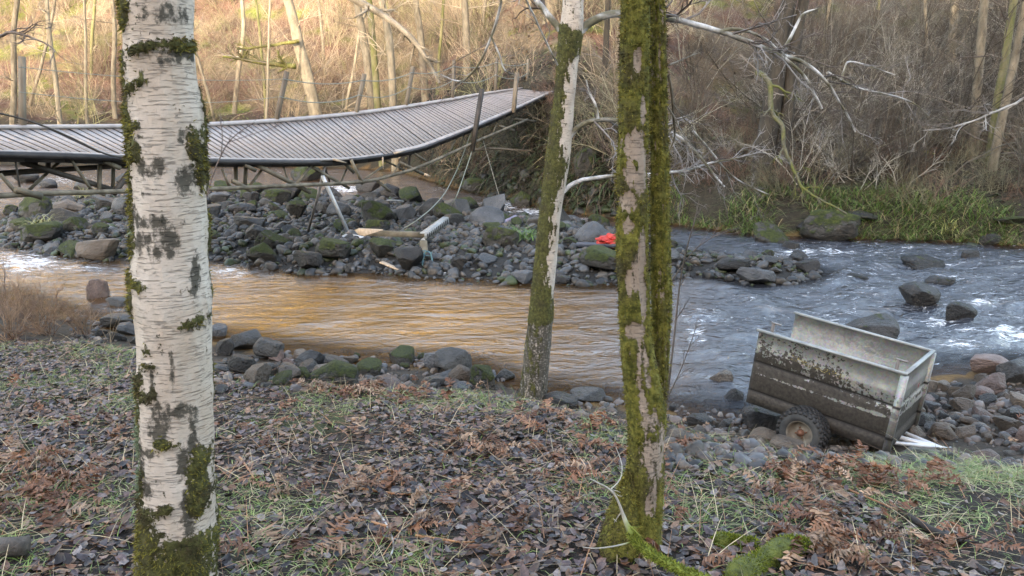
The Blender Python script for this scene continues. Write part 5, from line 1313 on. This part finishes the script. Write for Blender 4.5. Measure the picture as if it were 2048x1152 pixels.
replicate(TALL, pT, rng.uniform(.8, 1.35, len(pT)), bush_colour(pT) * 1.1, 'tall_thicket', MAT['twig'], 'taller tangle of pale bare branches behind the bridge and on the slope', 'thicket', 2)
rw = np.random.default_rng(88)
pW = np.stack([rw.uniform(-85, 40, 210), rw.uniform(-62, -44, 210)], 1)  # unseen bare bushes added behind the camera to thin the sun
replicate(TALL, pW, rw.uniform(1.6, 2.9, len(pW)), np.tile([[.2, .17, .14]], (len(pW), 1)), 'ridge_sun_filter', MAT['twig'], 'added bare bushes on the unseen ridge, filtering the sun over the valley', 'woodland', 3)
# bracken, brambles and litter lying close to the ground
def blade_batch(p, L, w, lean, cols, seed, droop=.5, n=4, up=1.0):
    """arched ribbons: p (M,3) roots, L lengths, w widths"""
    rng = np.random.default_rng(seed); M = len(p)
    a = rng.uniform(0, 6.28, M); dirh = np.stack([np.cos(a), np.sin(a), 0 * a], 1)
    t = np.linspace(0, 1, n)
    ln = rng.uniform(lean[0], lean[1], M)
    hx = (ln[:, None] * t + .5 * droop * t ** 2) * L[:, None]
    hz = (up * t - droop * t ** 2 * ln[:, None]) * L[:, None]
    ctr = p[:, None] + dirh[:, None] * hx[..., None] + np.array([0, 0, 1.0]) * hz[..., None]
    side = np.stack([-np.sin(a), np.cos(a), 0 * a], 1)
    wd = w[:, None] * (1 - t ** 1.6 * .92)
    V = np.stack([ctr - side[:, None] * wd[..., None] / 2, ctr + side[:, None] * wd[..., None] / 2], 2).reshape(-1, 3)
    i = (np.arange(M) * n * 2)[:, None] + (np.arange(n - 1) * 2)[None]
    Q = np.stack([i, i + 1, i + 3, i + 2], -1).reshape(-1, 4)
    return V, Q, np.repeat(cols, n * 2, 0)
def on_ground(p, dz=0.0): return np.c_[p, H(p[:, 0], p[:, 1]) + dz]
pg = far_points(9000, 1.5, .04, .8, -.25, 1.3)
cl = fbm(pg[:, 0] * .7, pg[:, 1] * .7, 0, 61)
dens = np.where(pg[:, 0] / pg[:, 1] < .38, cl > .12, cl > -.12)
pg = pg[dens]; cl = cl[dens]
g1 = np.where(rng.random((len(pg), 1)) < .7, np.array([.095, .165, .036]), np.array([.24, .20, .11])) * rng.uniform(.5, 1.5, (len(pg), 1))
V, Q, c = blade_batch(on_ground(pg), rng.uniform(.2, .75, len(pg)) * (.6 + .6 * sstep(-.1, .4, cl)), rng.uniform(.008, .02, len(pg)), (.2, .9), g1, 5, 1.1, 5, .9)
tag(mk('bank_grass', V, [Q], MAT['grass'], col=c), 'long green grass hanging over the far water edge', 'grass', kind='stuff')
pd = np.array([by_px(840, 1250, 225, 420)() for _ in range(6500)])
V, Q, c = blade_batch(on_ground(pd), rng.uniform(.2, .7, len(pd)), rng.uniform(.02, .05, len(pd)), (.4, 1.4), np.where(rng.random((len(pd), 1)) < .5, np.array([.035, .055, .018]), np.array([.085, .062, .04])) * rng.uniform(.5, 1.6, (len(pd), 1)), 15, 1.1, 4, .7)
tag(mk('bank_brambles', V, [Q], MAT['grass'], col=c), 'dark ferns and brambles on the steep bank under the bridge end', 'undergrowth', kind='stuff')
pt_ = np.array([gp(*q)[:2] for q in [(1045, 490)] * 90 + [(80, 462)] * 50 + [(170, 402)] * 60 + [(1890, 470)] * 60])
pt_ = pt_ + rng.normal(0, .13, pt_.shape)
V, Q, c = blade_batch(on_ground(pt_, .15), rng.uniform(.3, .6, len(pt_)), rng.uniform(.012, .022, len(pt_)), (.3, 1.0), np.where(np.arange(len(pt_))[:, None] < 90, np.array([.10, .19, .04]), np.array([.26, .26, .10])) * rng.uniform(.6, 1.4, (len(pt_), 1)), 6, 1.0, 5, .9)
tag(mk('grass_tufts', V, [Q], MAT['grass'], col=c), 'tufts of long grass among the stones of the bar', 'grass', kind='stuff')
pf = far_points(38000, 30, -.8, .8, .5, 1.0)
w = sstep(.05, .32, pf[:, 0] / pf[:, 1])[:, None]; n1 = fbm(pf[:, 0] * .25, pf[:, 1] * .25, 0, 71)[:, None]; k = rng.random((len(pf), 1))
cL = np.where(n1 > -.05, np.where(k < .7, np.array([.17, .095, .065]), np.array([.26, .19, .12])), np.where(k < .5, np.array([.28, .235, .13]), np.array([.16, .19, .05])))
cR = np.where(n1 > 0, np.array([.075, .048, .037]), np.where(k < .6, np.array([.095, .08, .05]), np.array([.055, .08, .025])))
V, Q, c = blade_batch(on_ground(pf), rng.uniform(.12, .5, len(pf)) * (1 - .45 * w[:, 0]), rng.uniform(.03, .09, len(pf)), (.3, 1.6), (cL * (1 - w) + cR * w) * rng.uniform(.5, 1.4, (len(pf), 1)), 7, .9, 3, .6)
tag(mk('bracken_litter', V, [Q], MAT['grass'], col=c), 'dead bracken, brambles and leaf litter over the far slope', 'undergrowth', kind='stuff')

# ------------------------------------------------------------------ near bank: wet leaves, grass, bracken, sticks
def near_points(n, ymin=1.6, pad=.25):
    out = []
    while len(out) < n:
        y = ymin + 7.5 * rng.random(4000) ** .75; x = (rng.random(4000) * 2 - 1) * (.90 * y + .8)
        ok = y < np.interp(x, EDGE[:, 0], EDGE[:, 1]) + pad
        out += list(np.stack([x, y], 1)[ok])
    return np.array(out[:n])
def leaves(p, seed, smin, smax, cols, name, label):
    rng = np.random.default_rng(seed); M = len(p)
    T = np.array([[0, 0, 0], [.25, .26, .05], [.3, 0, -.02], [.25, -.26, .05], [.68, .24, .06], [.68, 0, 0], [.68, -.24, .06], [1, 0, .02]])
    s = rng.uniform(smin, smax, M)
    W = np.repeat(T[None], M, 0)
    W[:, :, 1] *= rng.uniform(.8, 1.35, (M, 1))
    W[:, :, 2] *= rng.uniform(-3.0, 3.0, (M, 1))
    W[:, :, 2] += (W[:, :, 0] - .5) ** 2 * rng.uniform(-.5, .9, (M, 1))
    W += rng.normal(0, .035, W.shape)
    W *= s[:, None, None]
    rx, ry, rz = rng.normal(0, .24, M), rng.normal(0, .24, M), rng.uniform(0, 6.28, M)
    x, y, z = W[..., 0], W[..., 1], W[..., 2]
    y, z = y * np.cos(rx)[:, None] - z * np.sin(rx)[:, None], y * np.sin(rx)[:, None] + z * np.cos(rx)[:, None]
    x, z = x * np.cos(ry)[:, None] + z * np.sin(ry)[:, None], -x * np.sin(ry)[:, None] + z * np.cos(ry)[:, None]
    x, y = x * np.cos(rz)[:, None] - y * np.sin(rz)[:, None], x * np.sin(rz)[:, None] + y * np.cos(rz)[:, None]
    g = H(p[:, 0], p[:, 1]) + rng.uniform(.002, .03, M)
    V = np.stack([x + p[:, 0][:, None], y + p[:, 1][:, None], z + g[:, None]], -1).reshape(-1, 3)
    i = (np.arange(M) * 8)[:, None, None]
    T3 = (np.array([[0, 2, 1], [0, 3, 2], [4, 5, 7], [5, 6, 7]])[None] + i).reshape(-1, 3)
    T4 = (np.array([[1, 2, 5, 4], [2, 3, 6, 5]])[None] + i).reshape(-1, 4)
    c = np.array(cols)[rng.integers(len(cols), size=M)] * rng.uniform(.3, 1.6, (M, 1))
    return tag(mk(name, V, [T3, T4], MAT['leaf'], col=np.repeat(c, 8, 0)), label, 'leaves', kind='stuff')
pl_ = near_points(33000)
kd = fbm(pl_[:, 0] * .8, pl_[:, 1] * .8, 0, 81) + .25 * rng.normal(size=len(pl_))
path = (pl_[:, 0] > 2.0) & (pl_[:, 0] / pl_[:, 1] > .46) & (pl_[:, 1] > 3.2)
kq = fbm(pl_[:, 0] * 1.3, pl_[:, 1] * 1.3, 0, 91, 3)
pl_ = pl_[~((kq > .2) & (rng.random(len(pl_)) < .65)) & (kd > -.42) & ~(path & (rng.random(len(pl_)) < .88))]
leaves(pl_, 4, .028, .075, [(.075, .050, .046), (.10, .062, .050), (.068, .050, .053), (.12, .062, .038), (.030, .024, .024), (.17, .105, .07), (.13, .108, .10)], 'fallen_leaves', 'wet dark brown and purplish fallen leaves over the near bank')
pgn = near_points(74000, 1.6, .3)
kg = fbm(pgn[:, 0] * 1.3, pgn[:, 1] * 1.3, 0, 91, 3) + .25 * fbm(pgn[:, 0] * 4, pgn[:, 1] * 4, 0, 95)
edge_d = np.interp(pgn[:, 0], EDGE[:, 0], EDGE[:, 1]) - pgn[:, 1]
right = sstep(.42, .55, pgn[:, 0] / pgn[:, 1])
prob = sstep(.0, .34, kg + .35 * (1 - sstep(0, .6, edge_d)) + .15 * right * (1 - sstep(0, 1.2, edge_d)))
pgn = pgn[rng.random(len(pgn)) < prob * .9 + .10]
kk_ = rng.random((len(pgn), 1))
cg = np.where(kk_ < .62, np.array([.13, .20, .05]), np.where(kk_ < .82, np.array([.22, .25, .09]), np.array([.34, .29, .17]))) * rng.uniform(.55, 1.35, (len(pgn), 1))
V, Q, c = blade_batch(on_ground(pgn, -.005), rng.uniform(.04, .14, len(pgn)), rng.uniform(.0025, .006, len(pgn)), (.3, 2.2), cg, 9, .9, 4, .8)
tag(mk('grass', V, [Q], MAT['grass'], col=c), 'thin short grass growing through the leaves of the near bank', 'grass', kind='stuff')
# the grassy hump at the right of the bank edge
ph = np.array([gp(rng.uniform(1700, 2060), rng.uniform(912, 965))[:2] for _ in range(2600)] + [gp(rng.uniform(2050, 2600), rng.uniform(930, 1020))[:2] for _ in range(1500)] + [gp(rng.uniform(1150, 1470), rng.uniform(835, 895))[:2] for _ in range(1300)] + [gp(rng.uniform(780, 1080), rng.uniform(780, 830))[:2] for _ in range(900)])
ph = ph[ph[:, 1] < np.interp(ph[:, 0], EDGE[:, 0], EDGE[:, 1]) + .5]
ch_ = np.where(rng.random((len(ph), 1)) < .55, np.array([.13, .19, .055]), np.array([.30, .29, .14])) * rng.uniform(.6, 1.35, (len(ph), 1))
V, Q, c = blade_batch(on_ground(ph, -.005), rng.uniform(.08, .24, len(ph)), rng.uniform(.003, .006, len(ph)), (.4, 1.6), ch_, 10, 1.1, 5, .8)
tag(mk('edge_grass', V, [Q], MAT['grass'], col=c), 'longer pale green grass drooping over the near bank edge', 'grass', kind='stuff')
# dead bracken: russet fronds collapsed on the ground, and straw
def fronds(pts, seed, L, cols, name, label):
    rng = np.random.default_rng(seed); P_, Ls, Ws, Cs, D = [], [], [], [], []
    V_, Q_, C_, n = [], [], [], 0
    for x, y in pts:
        a = rng.uniform(0, 6.28); l = L * rng.uniform(.5, 1.2); z0 = float(H(x, y))
        c = np.array(cols[int(rng.integers(len(cols)))]) * rng.uniform(.6, 1.4)
        d = np.array([math.cos(a), math.sin(a), 0]); sd = np.array([-math.sin(a), math.cos(a), 0])
        lift = rng.uniform(.01, .10); bend = rng.normal(0, .25)
        ts = np.linspace(.08, 1, 22)
        root = np.array([x, y, z0 + .015])
        for t in ts:
            q = root + d * l * t + sd * bend * l * t * t + np.array([0, 0, lift * math.sin(t * 3.0) + rng.normal(0, .004)])
            for s_ in (-1, 1):
                pl = l * .30 * (1 - t) ** .7 * rng.uniform(.5, 1.1) + .008
                e = unit(sd * s_ + d * rng.uniform(.2, .7) + np.array([0, 0, rng.normal(-.1, .35)]))
                w = unit(np.cross(e, np.array([0, 0, 1.0]) + rng.normal(0, .5, 3))) * .0055
                V_ += [q - w, q + w, q + e * pl * .6 + w * 1.2 + np.array([0, 0, rng.normal(0, .008)]), q + e * pl]
                Q_.append([n, n + 1, n + 2, n + 3]); n += 4
                C_ += [c * rng.uniform(.7, 1.3)] * 4
    return tag(mk(name, np.array(V_), [np.array(Q_)], MAT['grass'], col=np.array(C_)), label, 'bracken', kind='stuff')
fp = [gp(rng.normal(1700, 110), rng.uniform(935, 990))[:2] for _ in range(40)] + [gp(rng.normal(1150, 120), rng.normal(885, 34))[:2] for _ in range(48)] + [gp(rng.normal(100, 70), rng.normal(985, 34))[:2] for _ in range(42)] + \
     [gp(rng.normal(790, 90), rng.normal(785, 6))[:2] for _ in range(45)] + [gp(rng.normal(1640, 60), rng.normal(1085, 22))[:2] for _ in range(26)] + [gp(rng.uniform(440, 2048), rng.uniform(820, 1140))[:2] for _ in range(90)] + [gp(rng.uniform(0, 1000), rng.uniform(760, 1000))[:2] for _ in range(18)]
fronds(fp, 3, .26, [(.16, .072, .04), (.21, .105, .06), (.13, .058, .034), (.27, .175, .115)], 'dead_bracken', 'russet dead bracken fronds flattened on the near bank')
ps = near_points(3700, 1.7)
cs = np.where(rng.random((len(ps), 1)) < .5, np.array([.42, .33, .20]), np.array([.30, .15, .075])) * rng.uniform(.5, 1.3, (len(ps), 1))
V, Q, c = blade_batch(on_ground(ps, .012), rng.uniform(.08, .38, len(ps)), rng.uniform(.002, .0055, len(ps)), (.8, 2.2), cs, 13, .15, 4, .22)
tag(mk('straw', V, [Q], MAT['grass'], col=c), 'pale straw and red brown bracken stalks scattered over the leaves', 'straw', kind='stuff')
pu = near_points(260, 1.7)
V, Q, c = blade_batch(on_ground(pu), rng.uniform(.1, .28, len(pu)), rng.uniform(.002, .004, len(pu)), (.05, .6), np.array([[.45, .38, .24]]) * rng.uniform(.6, 1.2, (len(pu), 1)), 14, .1, 4, 1)
tag(mk('dry_stalks', V, [Q], MAT['grass'], col=c), 'upright dry straw stalks standing in the litter', 'straw', kind='stuff')

def ground_stick(name, pts, r0, r1, col, label, cat='stick', lift=.02, subs=(), seed=0, lifts=None):
    rng = np.random.default_rng(seed)
    p = np.array([gp(*q) for q in pts]); p[:, 2] += lift if lifts is None else np.array(lifts)
    d = p[0][1] / .95; p = smoothpath(p); g = p[0].copy()
    p[1:] += np.cumsum(rng.normal(0, .0015, p[1:].shape), 0)
    rad = np.linspace(r0, r1, len(p)) * d / F
    out = [(p, rad)]
    sprout(rng, p, rad, .3, subs, out, .2, 0, 5, .9, .5, .1)
    V, Q = polys_mesh([(a - g, b) for a, b in out], 8)
    return tag(mk(name, V, [Q], MAT['twig'], col=np.array(col) if not callable(col) else col(V), smooth=True, loc=g), label, cat)
m = MB(); A, B_ = gp(-70, 1118) + [0, 0, .045], gp(58, 1112) + [0, 0, .05]; m.tube([A - A, (B_ - A) * .5, B_ - A], [.047, .045, .043], 14)
lg = tag(m.build('cut_log', m_two('log_bark', (.04, .035, .03), (.12, .10, .085), 12, .8, .8, .02), loc=A, smooth=False), 'short sawn log end poking in at the lower left corner', 'log')
ground_stick('bracken_stalk', [(705, 980), (760, 990), (808, 996), (838, 992)], 3.2, 1.8, (.34, .16, .075), 'longest red brown stalk lying left of centre on the leaves')
ground_stick('bracken_stalk', [(744, 1052), (775, 1060), (802, 1070)], 3.4, 2, (.36, .18, .09), 'short thick red brown stalk below the longest one')
ground_stick('bracken_stalk', [(832, 1078), (880, 1086), (930, 1092), (965, 1088)], 3, 1.5, (.34, .18, .09), 'long red brown stalk lying right of the pale lichened stick')
ground_stick('lichened_stick', [(752, 1025), (772, 1052), (786, 1080), (792, 1108), (780, 1130)], 2.6, 1.6, pale_or_dark((.42, .42, .40), (.14, .12, .10), 30), 'thin crooked pale lichened stick lying on the leaves', seed=2, subs=(3,))
ground_stick('bracken_stalk', [(1560, 930), (1640, 962), (1760, 1010), (1850, 1050)], 2.4, 1.6, (.30, .15, .08), 'very long red brown stalk running down to the dark branch')
ground_stick('dark_branch', [(1800, 1030), (1835, 1052), (1870, 1072), (1910, 1092)], 6.5, 9, (.028, .024, .022), 'dark wet branch lying at the lower right', subs=(5, 3), seed=4)
ground_stick('bracken_stalk', [(480, 920), (500, 948), (510, 965)], 2.4, 1.6, (.32, .17, .10), 'red brown stalk just right of the big birch', seed=1)
ground_stick('bracken_stalk', [(246, 918), (262, 945), (276, 962)], 2.6, 1.8, (.30, .14, .08), 'red brown stalk just left of the big birch', seed=5)
ground_stick('pale_stick', [(1140, 958), (1170, 955), (1215, 950)], 1.6, 1.0, (.5, .42, .3), 'thin pale straw stick left of the mossy twin stem foot', seed=6)
# mossy arc of a fallen dead branch at the foot of the twin stemmed tree
p = smoothpath(np.array([Py(1180, 958, YT - .55), Py(1222, 978, YT - .52), Py(1236, 1000, YT - .5), Py(1248, 1035, YT - .5), Py(1262, 1070, YT - .55), Py(1285, 1098, YT - .6), Py(1320, 1120, YT - .7), Py(1362, 1142, YT - .8), Py(1420, 1165, YT - .9)]))
g = gp(1262, 1075); rg = np.random.default_rng(3)
out = [(p, np.interp(np.linspace(0, 1, len(p)), [0, .3, .55, 1], [1.3, 2.6, 7.5, 9]) * 3.2 / F)]
out.append((smoothpath(np.array([Py(1222, 978, YT - .52), Py(1242, 960, YT - .5), Py(1246, 930, YT - .45), Py(1232, 895, YT - .4)])), np.linspace(1.3, .7, 10) * 3.2 / F))
out.append((smoothpath(np.array([Py(1270, 1082, YT - .56), Py(1235, 1092, YT - .6), Py(1190, 1098, YT - .65), Py(1165, 1094, YT - .66)])), np.linspace(2, .9, 10) * 3.2 / F))
sprout(rg, out[0][0][:14], out[0][1][:14], .25, (3, 2), out, .2, 0, 5, .9, .5, .1)
V, Q = polys_mesh([(a - g, b) for a, b in out], 8)
kx = sstep(-.05, .10, V[:, 0] + .35 - .9 * (V[:, 2] - .2))[:, None]
pxv, pyv, _ = project(V[:, 0] + g[0], V[:, 1] + g[1], V[:, 2] + g[2])
km = (sstep(1020, 1050, pyv) * sstep(1235, 1262, pxv))[:, None]
db = tag(mk('fallen_branch', V, [Q], MAT['twig'], col=np.array([.36, .34, .30]) * (1 - km) + np.array([.15, .18, .03]) * km, smooth=True, loc=g), 'dead branch curving from pale tip to bright mossy end at the twin stem foot', 'branch')
def fur_on(parent, pts, rads, n, seed, col=(.15, .18, .03), L=(.008, .022)):
    rng = np.random.default_rng(seed); k = rng.integers(len(pts) - 1, size=n); f = rng.random((n, 1))
    q = pts[k] * (1 - f) + pts[k + 1] * f; r = (rads[k])[:, None]
    d = rng.normal(0, 1, (n, 3)); d[:, 2] = d[:, 2] * .8 + .25; d /= np.linalg.norm(d, axis=1, keepdims=True)
    b = q + d * r * .9; w = np.cross(d, rng.normal(0, 1, (n, 3))); w /= np.linalg.norm(w, axis=1, keepdims=True)
    T = np.stack([b - w * .003, b + w * .003, b + d * rng.uniform(*L, (n, 1))], 1).reshape(-1, 3)
    mk('moss', T, [np.arange(n * 3).reshape(-1, 3)], MAT['moss'], parent, col=np.repeat(np.array([col]) * rng.uniform(.45, 1.5, (n, 1)), 3, 0))
fur_on(db, p[12:] - g, out[0][1][12:], 2600, 1)
MAT['moss_log'] = m_two('moss_cushion', (.035, .045, .008), (.12, .14, .025), 14, .9, .9, .02)
for nm, pts, r, lab, sd_ in [('mossy_log', [(1460, 1175), (1510, 1140), (1560, 1112), (1605, 1100)], .055, 'broad bright mossy log at the bottom edge right of the twin stem', 7), ('mossy_log', [(1425, 1090), (1465, 1090), (1505, 1096)], .035, 'small mossy stick mound behind the broad mossy log', 8), ('mossy_log', [(1690, 1115), (1730, 1120)], .02, 'tiny mossy twig right of the broad mossy log', 9)]:
    q = np.array([gp(*a) for a in pts]) + [0, 0, r * .5]; q = smoothpath(q); g = q[0].copy()
    mm = MB(); rad = r * (1 + .2 * np.sin(np.arange(len(q)) * 1.3)); rad[[0, -1]] *= .5; mm.tube(q - g, rad, 12)
    o = tag(mm.build(nm, MAT['moss_log'], loc=g, smooth=True), lab, 'log'); fur_on(o, q - g, rad, int(5200 * r / .055), sd_, (.13, .165, .022), (.008, .022))
# dead plants at the left bank edge and saplings
def plant(name, base, seed, n, h, r, subs, colf, label, cat='plant', spread=.6):
    rng = np.random.default_rng(seed); out = []
    for _ in range(n):
        a = rng.uniform(0, 6.28)
        grow(rng, (rng.normal(0, .06), rng.normal(0, .06), -.02), (math.cos(a) * spread * rng.random(), math.sin(a) * spread * rng.random(), 1), h * rng.uniform(.6, 1.1), r, subs, out, .14, -.02, 6, .7, .35, .5, .3)
    V, Q = polys_mesh(out, 5)
    return tag(mk(name, V, [Q], MAT['twig'], col=colf(V), smooth=True, loc=base), label, cat)
brn = pale_or_dark((.26, .17, .11), (.13, .075, .05), 4)
plant('dead_fern', gp(90, 668), 1, 34, .75, .006, (7, 3), brn, 'brown collapsed fern clump at the left water edge', spread=1.1)
plant('dead_fern', gp(20, 680), 2, 30, .7, .006, (7, 3), brn, 'brown dead plant heap cut by the left edge', spread=1.3)
plant('dead_fern', gp(165, 672), 3, 20, .5, .005, (7, 3), brn, 'upright brown dead fern right of the collapsed clump', spread=.7)
plant('dead_stalks', gp(18, 640), 4, 5, 1.3, .007, (4, 3), pale_or_dark((.2, .15, .12), (.1, .07, .06), 4), 'tall thin dark stalks with twigs at the left edge', spread=.4)
plant('dead_stalks', gp(235, 684), 5, 4, .9, .004, (3,), pale_or_dark((.3, .24, .17), (.16, .11, .08), 4), 'thin tan stalks just left of the big birch', spread=.8)
sp_ = [([(1325, 870), (1340, 750), (1352, 640), (1360, 560), (1372, 500), (1390, 440), (1398, 400)], 2.6, 1.0, 6.2), ([(1338, 790), (1362, 740), (1380, 690), (1392, 655)], 1.3, .7, 6.0), ([(1345, 560), (1385, 500), (1430, 470), (1480, 455)], 1.4, .7, 6.2)]
g = gp(1325, 872); out = []; rg = np.random.default_rng(14)
for pts, r0, r1, y in sp_:
    q = smoothpath(pxpath(pts, y)); rad = np.linspace(r0, r1, len(q)) * y / F; out.append((q, rad)); sprout(rg, q, rad, .45, (7, 4), out, .2, .02, 5, .8, .5, .2)
V, Q = polys_mesh([(a - g, b) for a, b in out], 5)
tag(mk('sapling', V, [Q], MAT['twig'], col=pale_or_dark((.13, .11, .10), (.07, .06, .05), 4)(V), smooth=True, loc=g), 'thin dark sapling rising right of the twin stemmed tree', 'sapling')
g = gp(418, 700); out = []; rg = np.random.default_rng(15); YS2 = g[1]
for pts, r0, r1 in [([(412, 400), (425, 350), (440, 315), (455, 285), (480, 262), (510, 245)], 1.7, .7), ([(442, 312), (446, 270), (440, 235)], 1.1, .6), ([(455, 285), (500, 270), (555, 252)], .9, .5), ([(418, 700), (408, 550), (410, 400)], 2, 1.7)]:
    q = smoothpath(pxpath(pts, YS2)); rad = np.linspace(r0, r1, len(q)) * YS2 / F; out.append((q, rad)); sprout(rg, q, rad, .5, (4, 3), out, .18, .02, 5, .7, .5, .3)
V, Q = polys_mesh([(a - g, b) for a, b in out], 5)
tag(mk('sapling', V, [Q], MAT['twig'], col=pale_or_dark((.15, .12, .11), (.09, .075, .07), 4)(V), smooth=True, loc=g), 'thin bare sapling right of the big birch, crossing the bridge deck', 'sapling')
